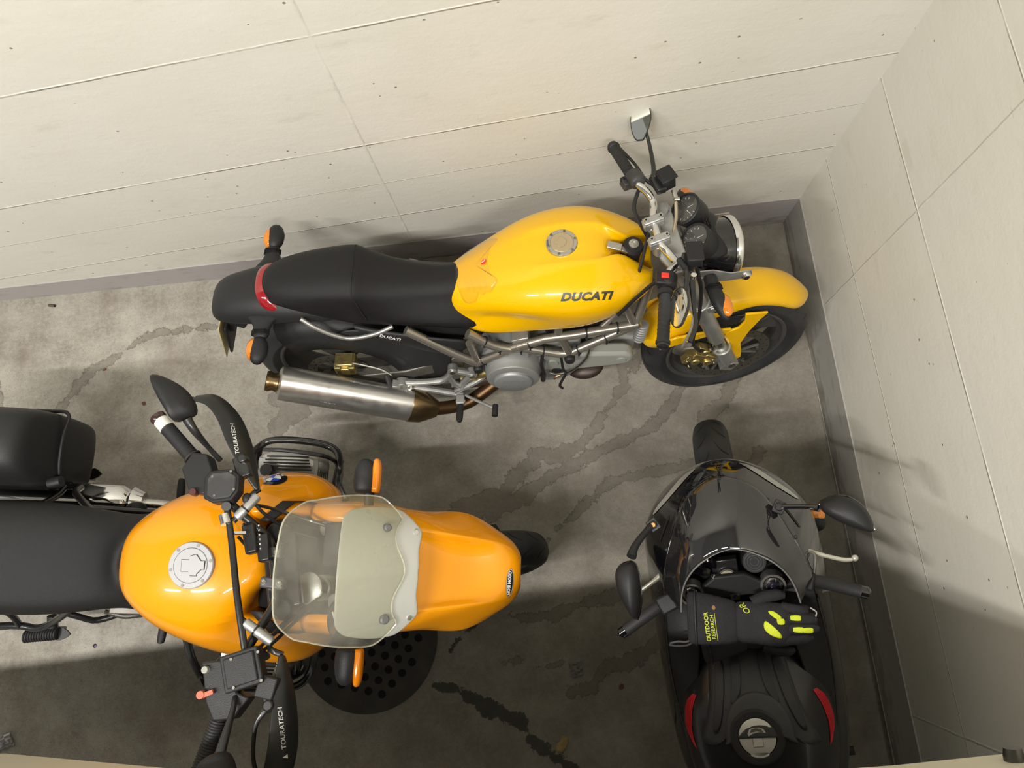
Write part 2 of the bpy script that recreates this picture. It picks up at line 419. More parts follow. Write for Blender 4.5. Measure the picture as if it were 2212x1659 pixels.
# floor concrete: the stain shapes come from distances to hand-laid drip lines, kept as vertex attributes
def floor_material():
    m, nt, b, N, L = shader_setup('worn_concrete')
    tc = N('TexCoord'); co = tc.outputs['Object']
    def noise(sc, det=6, rough=0.6, vec=None):
        n = N('TexNoise'); n.inputs['Scale'].default_value = sc; n.inputs['Detail'].default_value = det; n.inputs['Roughness'].default_value = rough
        L(vec or co, n.inputs['Vector']); return n.outputs[0]
    def ramp(src, a, b_, lo=0.0, hi=1.0):
        r = N('MapRange'); r.inputs[1].default_value = a; r.inputs[2].default_value = b_; r.inputs[3].default_value = lo; r.inputs[4].default_value = hi
        L(src, r.inputs[0]); return r.outputs[0]
    def mix(f, A, B, mode='MIX'):
        x = N('Mix'); x.data_type = 'RGBA'; x.blend_type = mode
        for i, s in ((6, A), (7, B)):
            if isinstance(s, tuple): x.inputs[i].default_value = s+(1,)
            else: L(s, x.inputs[i])
        if isinstance(f, float): x.inputs[0].default_value = f
        else: L(f, x.inputs[0])
        return x.outputs[2]
    def math_(op, a, b_=None):
        x = N('Math'); x.operation = op
        for i, s in ((0, a), (1, b_)):
            if s is None: continue
            if isinstance(s, (int, float)): x.inputs[i].default_value = s
            else: L(s, x.inputs[i])
        return x.outputs[0]
    big = noise(1.3, 5); mid = noise(7, 6, 0.65); fine = noise(60, 5, 0.7); grit = noise(230, 2, 0.6)
    c = mix(ramp(big, 0.35, 0.65), (0.31, 0.29, 0.25), (0.43, 0.405, 0.35))
    c = mix(ramp(mid, 0.38, 0.68, 0.0, 0.75), c, (0.19, 0.17, 0.14))
    c = mix(ramp(fine, 0.40, 0.75, 0.0, 0.6), c, (0.47, 0.44, 0.385))
    c = mix(ramp(grit, 0.58, 0.70, 0.0, 0.7), c, (0.09, 0.08, 0.065))
    c = mix(ramp(noise(3.3, 8, 0.7), 0.50, 0.72, 0, 0.6), c, (0.17, 0.135, 0.11))
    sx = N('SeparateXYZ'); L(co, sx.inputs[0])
    painted_shade = math_('MULTIPLY', ramp(math_('ADD', sx.outputs[0], math_('MULTIPLY', noise(1.7, 6, 0.65), 1.6)), -1.7, 0.0), ramp(mid, 0.25, 0.6, 0.6, 1.0))  # shade painted into the concrete colour, deepening towards the right wall, broken by noise
    c = mix(math_("MULTIPLY", painted_shade, 0.62), c, (0.16, 0.145, 0.115))
    # drips
    at = N('Attribute'); at.attribute_name = 'wet'; aw = at.outputs['Fac']
    jig = math_('ADD', math_('MULTIPLY', math_('SUBTRACT', noise(13, 5, 0.7), 0.5), 0.11), math_('MULTIPLY', math_('SUBTRACT', noise(70, 2), 0.5), 0.012))
    d = math_('ADD', aw, jig)
    inside = ramp(d, 0.0, 0.0015, 1.0, 0.0)
    rimm = ramp(math_('ABSOLUTE', d), 0.0006, 0.0035, 1.0, 0.0)
    c = mix(math_('MULTIPLY', inside, 0.46), c, (0.115, 0.10, 0.078))
    c = mix(math_('MULTIPLY', rimm, 0.5), c, (0.06, 0.05, 0.038))
    at2 = N('Attribute'); at2.attribute_name = 'crack'
    d2 = math_('ADD', at2.outputs['Fac'], math_('MULTIPLY', jig, 1.1))
    c = mix(ramp(d2, 0.0, 0.004, 0.85, 0.0), c, (0.035, 0.035, 0.035))
    L(c, b.inputs['Base Color'])
    L(ramp(mid, 0.3, 0.7, 0.5, 0.72), b.inputs['Roughness'])
    b.inputs['Specular IOR Level'].default_value = 0.35
    bp = N('Bump'); bp.inputs['Strength'].default_value = 0.55; bp.inputs['Distance'].default_value = 0.004
    h = math_('ADD', math_('MULTIPLY', fine, 0.6), math_('ADD', math_('MULTIPLY', mid, 1.6), math_('MULTIPLY', grit, 0.25)))
    L(h, bp.inputs['Height']); L(bp.outputs[0], b.inputs['Normal'])
    return m
def seg_dist(px, py, pl):
    best = 9
    for i in range(len(pl)-1):
        ax, ay, ar = pl[i]; bx, by, br = pl[i+1]; dx = bx-ax; dy = by-ay; q = ((px-ax)*dx+(py-ay)*dy)/(dx*dx+dy*dy+1e-12); q = min(1, max(0, q))
        d = math.hypot(px-ax-q*dx, py-ay-q*dy)-(ar+(br-ar)*q)
        if d < best: best = d
    return best
WET = [
 [(-.62, -.39, .016), (-.665, -.50, .016), (-.70, -.58, .015), (-.75, -.515, .022), (-.75, -.63, .018), (-.827, -.721, .014), (-.892, -.80, .014), (-.944, -.851, .018), (-.993, -.88, .03), (-1.06, -.90, .035), (-1.132, -.871, .012)],
 [(-1.132, -.871, .018), (-1.155, -.915, .022), (-1.233, -.963, .028), (-1.285, -1.032, .03), (-1.389, -1.07, .05), (-1.464, -1.088, .045)],
 [(-.48, -.62, .016), (-.554, -.709, .018), (-.681, -.82, .02), (-.797, -.865, .02), (-.893, -.893, .02), (-.972, -.932, .028), (-1.087, -.977, .022), (-1.184, -1.032, .03), (-1.242, -1.063, .034), (-1.337, -1.099, .03)],
 [(-.50, -.975, .022), (-.62, -.995, .020), (-.76, -1.007, .016), (-.83, -1.01, .024), (-.872, -1.03, .022), (-.941, -1.072, .014), (-1.012, -1.138, .012), (-1.09, -1.185, .009), (-1.13, -1.229, .006)],
 [(-.833, -1.447, .022), (-.90, -1.455, .026), (-.942, -1.463, .018), (-1.031, -1.474, .022), (-1.14, -1.505, .016), (-1.246, -1.501, .010), (-1.333, -1.476, .006)],
 [(-.713, -1.609, .024), (-.788, -1.649, .026), (-.881, -1.691, .03), (-.971, -1.716, .02), (-1.011, -1.762, .024), (-1.099, -1.784, .018)],
 [(-2.442, -.214, .014), (-2.64, -.214, .016), (-2.759, -.243, .012), (-2.875, -.322, .012), (-2.953, -.355, .016), (-3.02, -.418, .02), (-3.084, -.521, .016), (-3.119, -.595, .02)],
 [(-1.339, -1.652, .003), (-1.243, -1.65, .004), (-1.202, -1.68, .006), (-1.141, -1.682, .006), (-1.113, -1.663, .004)],
 [(-2.153, -.553, .05), (-2.097, -.60, .055), (-2.175, -.667, .04)],
 [(-3.42, -.33, .05), (-3.36, -.45, .03), (-3.40, -.62, .04)],
 [(-.30, -.62, .03), (-.36, -.74, .02), (-.45, -.80, .03)], [(-.25, -.95, .02), (-.33, -1.03, .03), (-.40, -1.0, .015)],
]
CRACK = [[(-1.607, -1.709, .004), (-1.521, -1.736, .010), (-1.438, -1.791, .022), (-1.355, -1.83, .026), (-1.297, -1.859, .024), (-1.253, -1.935, .016), (-1.173, -1.996, .012), (-1.094, -2.049, .014), (-.9, -2.2, .012)],
 [(-1.54, -1.60, .002), (-1.47, -1.53, .002), (-1.40, -1.49, .001)]]
NX, NY = 330, 250
vs = []; fs = []; wet = []; crk = []
X0, X1, Y0, Y1 = -3.7, 0.3, -2.4, 0.06
for j in range(NY+1):
    y = Y0+(Y1-Y0)*j/NY
    for i in range(NX+1):
        x = X0+(X1-X0)*i/NX; vs.append((x, y, 0))
        wet.append(min(seg_dist(x, y, p) for p in WET) if min(abs(x+1), 1) < 3 else 9); crk.append(min(seg_dist(x, y, p) for p in CRACK))
for j in range(NY):
    for i in range(NX): a = j*(NX+1)+i; fs.append((a, a+1, a+NX+2, a+NX+1))
n0 = len(vs)      # outer skirt so that the slab carries on under the deck and beyond the frame
for (xa, xb, ya, yb) in ((FX0, X0, FY0, Y1), (X0, X1, FY0, Y0)):
    q = len(vs); vs += [(xa, ya, 0), (xb, ya, 0), (xb, yb, 0), (xa, yb, 0)]; fs.append((q, q+1, q+2, q+3)); wet += [9]*4; crk += [9]*4
me = bpy.data.meshes.new('floor'); me.from_pydata(vs, [], fs); me.update()
for nm, dat in (('wet', wet), ('crack', crk)):
    a = me.attributes.new(nm, 'FLOAT', 'POINT'); a.data.foreach_set('value', dat)
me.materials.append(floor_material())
fl = bpy.data.objects.new('floor', me); C.objects.link(fl); fl['kind'] = 'structure'

# painted concrete walls with formwork ridges
def wall_material(name, seams, joints, slope, tint):
    """local coordinates: x along the wall, z up the wall"""
    m, nt, b, N, L = shader_setup(name)
    tc = N('TexCoord'); sp = N('SeparateXYZ'); L(tc.outputs['Object'], sp.inputs[0])
    def M_(op, a, b_=None):
        x = N('Math'); x.operation = op
        for i, s in ((0, a), (1, b_)):
            if s is None: continue
            if isinstance(s, (int, float)): x.inputs[i].default_value = s
            else: L(s, x.inputs[i])
        return x.outputs[0]
    def noise(sc, det=5, rough=0.6, st=None):
        n = N('TexNoise'); n.inputs['Scale'].default_value = sc; n.inputs['Detail'].default_value = det; n.inputs['Roughness'].default_value = rough
        if st:
            mp = N('Mapping'); mp.inputs['Scale'].default_value = st; L(tc.outputs['Object'], mp.inputs[0]); L(mp.outputs[0], n.inputs['Vector'])
        else: L(tc.outputs['Object'], n.inputs['Vector'])
        return n.outputs[0]
    def ramp(src, a, b_, lo=0.0, hi=1.0):
        r = N('MapRange'); r.inputs[1].default_value = a; r.inputs[2].default_value = b_; r.inputs[3].default_value = lo; r.inputs[4].default_value = hi
        L(src, r.inputs[0]); return r.outputs[0]
    X, Z = sp.outputs[0], sp.outputs[2]
    wob = M_('MULTIPLY', M_('SUBTRACT', noise(9, 4), 0.5), 0.012)
    brk = ramp(noise(6, 3), 0.38, 0.52)
    ridge = None
    for z0, wd in seams:
        d = M_('ABSOLUTE', M_('SUBTRACT', M_('SUBTRACT', M_('ADD', Z, M_('MULTIPLY', wob, 0.5)), M_('MULTIPLY', X, slope)), z0))
        r = ramp(d, 0.0, wd, 1.0, 0.0); ridge = r if ridge is None else M_('MAXIMUM', ridge, r)
    for x0, wd in joints:
        d = M_('ABSOLUTE', M_('SUBTRACT', M_('ADD', X, wob), x0)); r = ramp(d, 0.0, wd, 1.0, 0.0); ridge = M_('MAXIMUM', ridge, r)
    ridge = M_('MULTIPLY', ridge, M_('ADD', M_('MULTIPLY', brk, 0.75), 0.25))
    def mix(f, A, B):
        x = N('Mix'); x.data_type = 'RGBA'
        for i, s in ((6, A), (7, B)):
            if isinstance(s, tuple): x.inputs[i].default_value = s+(1,)
            else: L(s, x.inputs[i])
        L(f, x.inputs[0]); return x.outputs[2]
    c = mix(ramp(noise(1.6, 4), 0.35, 0.7, 0, 1), tint, (tint[0]*0.93, tint[1]*0.93, tint[2]*0.90))
    c = mix(ramp(noise(5, 6, 0.7, (1, 1, 2.5)), 0.58, 0.8, 0, 0.55), c, (tint[0]*0.72, tint[1]*0.70, tint[2]*0.60))
    v = N('TexVoronoi'); v.inputs['Scale'].default_value = 17; L(tc.outputs['Object'], v.inputs['Vector'])
    spot = M_('MULTIPLY', ramp(v.outputs['Distance'], 0.045, 0.07, 1.0, 0.0), ramp(noise(3.1, 2), 0.47, 0.54))
    c = mix(M_('MULTIPLY', spot, 0.75), c, (0.13, 0.11, 0.08))
    v2 = N('TexVoronoi'); v2.inputs['Scale'].default_value = 5.3; L(tc.outputs['Object'], v2.inputs['Vector'])
    c = mix(M_('MULTIPLY', ramp(v2.outputs['Distance'], 0.018, 0.03, 1.0, 0.0), 0.8), c, (0.08, 0.07, 0.05))
    scr = M_('MULTIPLY', ramp(noise(14, 3, 0.5, (1, 1, 9)), 0.66, 0.70), ramp(noise(2.4, 2), 0.5, 0.6))
    c = mix(M_('MULTIPLY', scr, 0.22), c, (0.30, 0.28, 0.22))
    low = M_('MULTIPLY', ramp(Z, 0.23, 0.42, 1.0, 0.0), ramp(noise(8, 5, 0.7, (1, 1, 2)), 0.52, 0.66))
    c = mix(M_('MULTIPLY', low, 0.25), c, (0.25, 0.23, 0.19))
    L(c, b.inputs['Base Color']); b.inputs['Roughness'].default_value = 0.55; b.inputs['Specular IOR Level'].default_value = 0.35
    bp = N('Bump'); bp.inputs['Strength'].default_value = 0.8; bp.inputs['Distance'].default_value = 0.004
    h = M_('ADD', M_('MULTIPLY', ridge, 0.9), M_('ADD', M_('MULTIPLY', noise(45, 4), 0.22), M_('SUBTRACT', M_('MULTIPLY', noise(7, 4, 0.5, (1, 1, 3)), 0.3), M_('MULTIPLY', spot, 0.8))))
    L(h, bp.inputs['Height']); L(bp.outputs[0], b.inputs['Normal'])
    return m
def plate_object(name, basis, x0, x1, z0, z1, th, m, yoff=0.0, kind='structure', bev=0):
    """slab in a wall's own frame: x along, z up, y = thickness behind the face (face at y = yoff)"""
    b = MB(); vs = []
    for y in (yoff, yoff+th):
        for x, z in ((x0, z0), (x1, z0), (x1, z1), (x0, z1)): vs.append((x, y, z))
    b.add(vs, [(0, 1, 2, 3), (7, 6, 5, 4), (0, 4, 5, 1), (1, 5, 6, 2), (2, 6, 7, 3), (3, 7, 4, 0)])
    o = b.build(name, m, flat=True, bev=bev); o.matrix_world = basis; o['kind'] = kind
    return o
U = UP.normalized(); k = UP.length
BA = Matrix(((1, 0, UP.x, 0), (0, 1, UP.y, 0), (0, 0, 1, 0), (0, 0, 0, 1)))              # shear keeps the wall on its base line
BBm = Matrix(((DB.x, 1, UP.x, 0), (DB.y, 0, UP.y, 0), (0, 0, 1, 0), (0, 0, 0, 1)))
def sheared(o, mtx, basis_is_mesh=True):
    o.matrix_world = Matrix.Identity(4); o.data.transform(mtx); o.data.update(); return o
wa = wall_material('painted_wall_back', [(0.611, 0.004), (1.102, 0.005), (1.60, 0.005), (0.86, 0.002)], [(-1.545, 0.006), (-3.3, 0.005)], 0.094, (0.76, 0.74, 0.68))
wb = wall_material('painted_wall_right', [(0.986, 0.005), (0.52, 0.003), (1.5, 0.004)], [(0.463, 0.005), (1.9, 0.005)], 0.02, (0.72, 0.70, 0.635))
# the wall materials read the mesh's own coordinates, so the lean is put on the object as a parent-space matrix
w1 = plate_object('wall_back', Matrix.Identity(4), -6.0, 0.0, -0.02, 5.0, 0.2, wa); w1.matrix_world = BA
w2 = plate_object('wall_right', Matrix.Identity(4), -0.2, 5.0, -0.02, 5.0, 0.2, wb); w2.matrix_world = BBm
def band_material(name, tint):
    m, nt, b, N, L = shader_setup(name)
    tc = N('TexCoord'); sp = N('SeparateXYZ'); L(tc.outputs['Object'], sp.inputs[0])
    n = N('TexNoise'); n.inputs['Scale'].default_value = 11; n.inputs['Detail'].default_value = 6
    mp = N('Mapping'); mp.inputs['Scale'].default_value = (1, 1, 3); L(tc.outputs['Object'], mp.inputs[0]); L(mp.outputs[0], n.inputs['Vector'])
    z = N('MapRange'); z.inputs[1].default_value = 0.0; z.inputs[2].default_value = 0.11; z.inputs[3].default_value = 0.34; z.inputs[4].default_value = -0.02; L(sp.outputs[2], z.inputs[0])
    a = N('Math'); a.operation = 'ADD'; L(n.outputs[0], a.inputs[0]); L(z.outputs[0], a.inputs[1])
    r = N('MapRange'); r.inputs[1].default_value = 0.55; r.inputs[2].default_value = 0.85; L(a.outputs[0], r.inputs[0])
    x = N('Mix'); x.data_type = 'RGBA'; x.inputs[6].default_value = tint+(1,); x.inputs[7].default_value = (0.16, 0.145, 0.12, 1)
    r.inputs[4].default_value = 0.75
    L(r.outputs[0], x.inputs[0]); L(x.outputs[2], b.inputs['Base Color']); b.inputs['Roughness'].default_value = 0.55
    bp = N('Bump'); bp.inputs['Strength'].default_value = 0.3; bp.inputs['Distance'].default_value = 0.003; L(n.outputs[0], bp.inputs['Height']); L(bp.outputs[0], b.inputs['Normal'])
    return m
b1 = plate_object('baseboard_back', None or Matrix.Identity(4), -6.0, -0.004, 0.0, 0.2255, 0.008, band_material('grey_band_back', (0.43, 0.40, 0.40)), -0.004); b1.matrix_world = BA
b2 = plate_object('baseboard_right', Matrix.Identity(4), 0.0, 5.0, 0.0, 0.2255, 0.008, band_material('grey_band_right', (0.37, 0.355, 0.33)), -0.004); b2.matrix_world = BBm

# parapet of the upper deck the viewer leans over, the deck behind it, and the ceiling
cream = mat('cream_parapet_paint', (0.62, 0.58, 0.45), 0.5, bump=(30, 0.4))
p = MB()
top = [(-3.6, -1.645, .84), (-2.6, -1.645, 1.10), (-2.0, -1.650, 1.40), (-1.2, -1.68, 1.66), (-0.6, -1.654, 1.78), (-0.115, -1.640, 1.80)]
rings = []
for x, y, z in top: rings.append([(x, y, z), (x, y-0.17, z), (x, y-0.17, z-0.2), (x, y, z-0.2)])
p.loft(rings); pw = p.build('wall_front', cream, flat=True); pw['kind'] = 'structure'
p = MB(); p.add([(-3.6, -1.8, 0.80), (-0.13, -1.8, 1.72), (-0.08, -5, 1.72), (-3.6, -5, 0.80), (-3.6, -1.8, 0.66), (-0.12, -1.8, 1.60), (-0.02, -5, 1.60), (-3.6, -5, 0.66)],
      [(0, 1, 2, 3), (7, 6, 5, 4), (0, 4, 5, 1), (1, 5, 6, 2), (2, 6, 7, 3), (3, 7, 4, 0)])
dk = p.build('trim_1', mat('deck_concrete', (0.34, 0.32, 0.28), 0.7, bump=(40, 0.4)), flat=True); dk['kind'] = 'structure'
p = MB(); p.box((-2.95, -2.5, 4.95), (6.6, 5.2, 0.1)); ce = p.build('ceiling', mat('ceiling_grey', (0.42, 0.42, 0.38), 0.8), flat=True); ce['kind'] = 'structure'
# ================================================================ the yellow naked bike by the wall
DM = bike_matrix(-1.82, -.522, -4.0, 12.5)
D = empty('motorcycle', DM, label='yellow naked motorcycle with a black seat, leaning beside the white wall', cat='motorcycle')
ST = steer_matrix(9, 24, 1.515)
def dir3(a, b): return (Vector(b)-Vector(a)).normalized()

def ducati():
    # ---- rear wheel
    build_wheel(D, (0, 0, .312), .314, .165, .218, 'rear_wheel', 'rim', 3, (-1,), .118, .095)
    # ---- tank
    st = [
     [(.44, 0, .76), (.44, .03, .758), (.44, .055, .745), (.44, .075, .715), (.44, .08, .68), (.44, .085, .65), (.44, .08, .63)],
     [(.49, 0, .79), (.49, .042, .786), (.49, .078, .768), (.49, .102, .735), (.49, .104, .695), (.49, .118, .655), (.49, .115, .625)],
     [(.545, 0, .825), (.545, .05, .820), (.545, .10, .797), (.545, .124, .758), (.545, .115, .715), (.545, .140, .66), (.545, .138, .618)],
     [(.61, 0, .862), (.61, .06, .857), (.61, .122, .832), (.61, .150, .790), (.61, .132, .735), (.61, .150, .675), (.61, .148, .622)],
     [(.69, 0, .898), (.69, .07, .892), (.69, .146, .868), (.69, .180, .822), (.69, .155, .758), (.69, .158, .69), (.69, .152, .645)],
     [(.77, 0, .920), (.77, .075, .914), (.77, .156, .892), (.77, .194, .842), (.77, .182, .775), (.77, .168, .712), (.77, .160, .668)],
     [(.85, 0, .928), (.85, .075, .924), (.85, .158, .900), (.85, .198, .852), (.85, .192, .785), (.85, .178, .73), (.85, .160, .682)],
     [(.92, 0, .925), (.92, .072, .922), (.92, .148, .900), (.92, .184, .852), (.92, .182, .795), (.92, .168, .745), (.92, .148, .695)],
     [(.965, 0, .885), (.965, .036, .915), (.965, .130, .896), (.965, .166, .852), (.965, .166, .80), (.965, .155, .757), (.965, .132, .715)],
     [(1.01, 0, .80), (1.01, .034, .885), (1.01, .108, .888), (1.01, .144, .852), (1.01, .146, .808), (1.01, .136, .772), (1.01, .11, .74)],
     [(1.05, 0, .775), (1.05, .040, .850), (1.05, .084, .874), (1.05, .118, .85), (1.05, .120, .815), (1.05, .110, .788), (1.05, .088, .768)],
     [(1.078, 0, .80), (1.078, .046, .835), (1.078, .066, .856), (1.078, .088, .845), (1.078, .092, .820), (1.078, .084, .80), (1.078, .068, .788)],
    ]
    for q in st:
        x, y1, z0, z1 = q[0][0], q[1][1], q[0][2], q[1][2]
        q.insert(1, (x, .026, z0+.004) if x > .94 else (x, y1*.6, z0+(z1-z0)*.35))
    ridge = []
    for q in st:
        if .68 < q[0][0] < .97:
            x, y, z = q[2]; q[2] = (x, y*.93, z+.007); q[1] = (q[1][0], q[1][1], q[1][2]-.001)
            ridge += [(x, y*.93, z+.007), (x, -y*.93, z+.007)]
        if q[0][0] > .98: x, y, z = q[2]; ridge += [(x, y, z), (x, -y, z)]
    tank = MB().half(st).build('fuel_tank', 'yellow', D, sub=3)
    crease(tank, ridge, .7)
    crease(tank, [(x, s*y, z) for s in (1, -1) for x, y, z in ((.545, .115, .715), (.61, .132, .735), (.69, .155, .758), (.77, .182, .775))], .6)
    bt = bvh_of(tank)
    def ztop(x, y):
        h = bt.ray_cast(Vector((x, y, 1.3)), Vector((0, 0, -1)))[0]; return h
    # raised ridge lines on the tank top and the flank crease
    # filler cap: ring, leather coloured lid, keyhole flap
    h = ztop(.803, 0); n = Vector((-.02, 0, 1)).normalized(); c = Vector((.803, 0, h.z))
    cap = MB().lathe(c-n*.006, c+n*.006, [(0, .047), (.8, .047), (1, .045), (1, .035), (.9, .0345)], 48).build('filler_cap', 'steel', tank, ang=30)
    tanm = mat('tan_lid', (0.42, 0.33, 0.20), 0.4, 0.3)
    lid = MB().lathe(c+n*.002, c+n*.0065, [(0, .0345), (.8, .0345), (1, .0335)], 40).build('cap_lid', tanm, cap)
    fo = [(-.014, -.016), (-.014, -.006), (-.022, -.006), (-.022, .004), (-.012, .006), (-.006, .020), (.004, .017), (.013, .008), (.013, -.006), (.004, -.016), (-.006, -.020)]
    MB().prism(fo, c+n*.0075, (1, 0, 0), (0, 1, 0), .0025).build('key_flap', tanm, cap, flat=True, bev=.0008)
    s = MB()
    for k in range(6):
        a = 2*PI*k/6+.3; q = c+Vector((math.cos(a)*.041, math.sin(a)*.041, 0))+n*.006; s.cyl(q-n*.002, q+n*.0012, .0042, seg=10)
    pieces(s, 'cap_screw', 'alu_dark', cap); MB().box(c+n*.0066+Vector((-.041, 0, 0)), (.002, .020, .002)).build('cap_slot', 'groove', cap)
    # lettering and stickers
    text_on('lettering', 'DUCATI', .041, tank, (.868, -.152, .868), (1, -.03, .03), (0.0, .80, .60), 'dark_print', tank, shear=.3, bold=.0022, spacing=1.08, stretch=(.93, .80), bvh=bt, lift=.0012)
    # clear rubberised pad on the rear of the tank with cut chevrons
    pad = [(-.06, -.095), (-.02, -.105), (.0, -.09), (.012, -.10), (.03, -.095), (.045, -.10), (.075, -.075), (.055, -.05), (.045, 0), (.055, .05), (.075, .075), (.03, .095), (-.03, .10), (-.065, .08), (-.078, .0), (-.07, -.06)]
    P2 = sm([(a, b, 0) for a, b in pad], 4, True); vs = [(0, 0)]+[(q.x, q.y) for q in P2]
    pd = project('tank_pad', vs, [(0, 1+i, 1+(i+1) % len(P2)) for i in range(len(P2))], tank, (.535, 0, .83), (.88, 0, .47), (0, 1, 0), 'clear_pad', tank, lift=.002, subdiv=3, bvh=bt)
    md = pd.modifiers.new('s', 'SOLIDIFY'); md.thickness = .0015; md.offset = 1
    for i, (a, b) in enumerate([(-.035, -.055), (-.015, -.062), (.006, -.062), (.028, -.066)]):
        ch = [(-.012, .022), (-.004, .026), (.006, .004), (.008, -.018), (-.002, -.022), (-.006, .0)]
        project('chevron', [(x+a, y+b) for x, y in ch], [tuple(range(6))], tank, (.535, 0, .83), (.88, 0, .47), (0, 1, 0), 'clear_pad', tank, lift=.004, subdiv=2, bvh=bt)
    sh = [(-.008, -.007), (.004, -.009), (.009, -.002), (.009, .002), (.004, .009), (-.008, .007)]
    bd = project('badge', sh, [tuple(range(6))], tank, (.565, .0, .84), (.88, 0, .47), (.2, 1, 0), 'red', tank, lift=.0045, subdiv=1, bvh=bt)
    project('badge_stripe', [(-.006, -.002), (.004, .0), (.006, .005), (.003, .006), (.0, .002), (-.006, .001)], [tuple(range(6))], tank, (.565, .0, .84), (.88, 0, .47), (.2, 1, 0), 'white', bd, lift=.0052, bvh=bt)
    # front tank latch in the notch
    MB().box((.958, -.012, .915), (.045, .026, .010), (0, 12, -12)).box((.985, -.016, .900), (.03, .018, .012), (0, 25, -12)).build('tank_latch', 'steel', D, bev=.003)
    MB().cyl((1.005, 0, .80), (1.015, 0, .898), .032, .030, 28).cyl((1.015, 0, .895), (1.016, 0, .905), .033, .028, 28).build('ignition_barrel', 'black', D)
    MB().lathe((1.016, 0, .903), (1.0165, 0, .909), [(0, .016), (1, .0155), (1, .008), (.6, .008)], 24).build('key_lock', 'steel', D)
    # ---- seat: pillion hump, step, rider dip, wings that wrap the tank
    def srow(x, z, w, zf, wf, dx=0, crown=.012):
        return [(x, 0, z), (x+dx*.1, w*.55, z-crown*.3), (x+dx*.3, w*.92, z-crown*1.4), (x+dx*.5, w*1.1, z-crown*3.2), (x+dx*.8, (w*1.1+wf)/2+.004, (z+zf)/2-.016), (x+dx, wf, zf)]
    ss_ = [srow(-.150, .775, .035, .745, .035), srow(-.140, .797, .052, .742, .058), srow(-.10, .815, .070, .730, .082), srow(-.04, .830, .082, .715, .098), srow(.04, .842, .090, .70, .107),
          srow(.11, .850, .094, .69, .112), srow(.155, .850, .096, .685, .114), srow(.170, .846, .094, .683, .114), srow(.20, .826, .088, .68, .114), srow(.26, .800, .078, .675, .113), srow(.33, .782, .068, .668, .112, .01),
          srow(.40, .772, .060, .66, .112, .02), srow(.45, .775, .060, .655, .118, .035), srow(.488, .788, .068, .65, .126, .06), srow(.500, .793, .072, .648, .128, .075)]
    ss = [srow(-.150, .775, .035, .755, .035), srow(-.140, .797, .052, .760, .058), srow(-.10, .815, .070, .758, .084), srow(-.04, .830, .082, .742, .104), srow(.04, .842, .090, .708, .118),
          srow(.11, .850, .094, .678, .127), srow(.155, .850, .096, .668, .130), srow(.170, .846, .094, .667, .131), srow(.20, .826, .088, .665, .133), srow(.26, .800, .078, .660, .136), srow(.33, .782, .068, .655, .139, .01),
          srow(.40, .772, .060, .640, .142, .02), srow(.45, .775, .060, .630, .145, .035), srow(.485, .788, .068, .640, .147, .055), srow(.500, .793, .078, .668, .146, .080)]
    seat = MB().half(ss).build('seat', 'seat', D, sub=2)
    bs = bvh_of(seat)
    pts = []
    for k in range(-9, 10):
        y = k/9*.1; h = bs.ray_cast(Vector((.163, y, 1.2)), Vector((0, 0, -1)))[0]
        if h: pts.append((.163-abs(k)/9*.004, y, h.z+.0003))
    for z in (.80, .78, .75, .72):
        h = bs.ray_cast(Vector((.165, -.4, z)), Vector((0, 1, 0)))[0]
        if h: pts.insert(0, (.167+(.8-z)*.25, h.y-.0003, z))
    MB().tube(pts, .0022, 6, 2).build('seam', 'groove', seat)
    # ---- tail unit
    ts = [[(-.345, 0, .672), (-.345, .02, .671), (-.345, .034, .665), (-.345, .04, .655), (-.345, .035, .640)],
          [(-.338, 0, .700), (-.338, .035, .697), (-.338, .060, .685), (-.338, .066, .664), (-.338, .058, .638)],
          [(-.30, 0, .730), (-.30, .045, .726), (-.30, .074, .708), (-.30, .088, .678), (-.30, .082, .640)],
          [(-.24, 0, .753), (-.24, .048, .748), (-.24, .082, .722), (-.24, .098, .690), (-.24, .094, .650)],
          [(-.17, 0, .768), (-.17, .055, .763), (-.17, .092, .737), (-.17, .108, .702), (-.17, .104, .660)],
          [(-.10, 0, .770), (-.10, .060, .765), (-.10, .098, .740), (-.10, .112, .708), (-.10, .108, .672)],
          [(.0, 0, .765), (.0, .065, .760), (.0, .104, .735), (.0, .112, .708), (.0, .108, .680)],
          [(.12, 0, .75), (.12, .065, .745), (.12, .106, .722), (.12, .110, .702), (.12, .106, .682)]]
    MB().half(ts).build('tail_unit', 'grey_plastic', D, sub=2)
    MB().half([[(-.172, 0, .786), (-.172, .04, .782), (-.165, .072, .765), (-.158, .086, .742), (-.15, .088, .728)],
               [(-.120, 0, .800), (-.120, .05, .796), (-.110, .084, .772), (-.09, .102, .745), (-.06, .104, .728)]]).build('tail_light', 'red_lens', D, sub=2)
    # number plate and its holder, hanging under the tail
    pl = MB().box((-.356, 0, .53), (.004, .18, .20), (0, 14, 0)).build('number_plate', mat('plate_cream', (.6, .52, .25), .5), D, bev=.004)
    MB().box((-.338, 0, .53), (.010, .16, .17), (0, 14, 0)).box((-.30, 0, .60), (.09, .10, .03), (0, 40, 0)).build('plate_holder', 'black', D, bev=.006)
    MB().box((-.315, -.03, .585), (.02, .03, .10), (0, 14, 0)).build('plate_bracket', 'black', D, bev=.004)
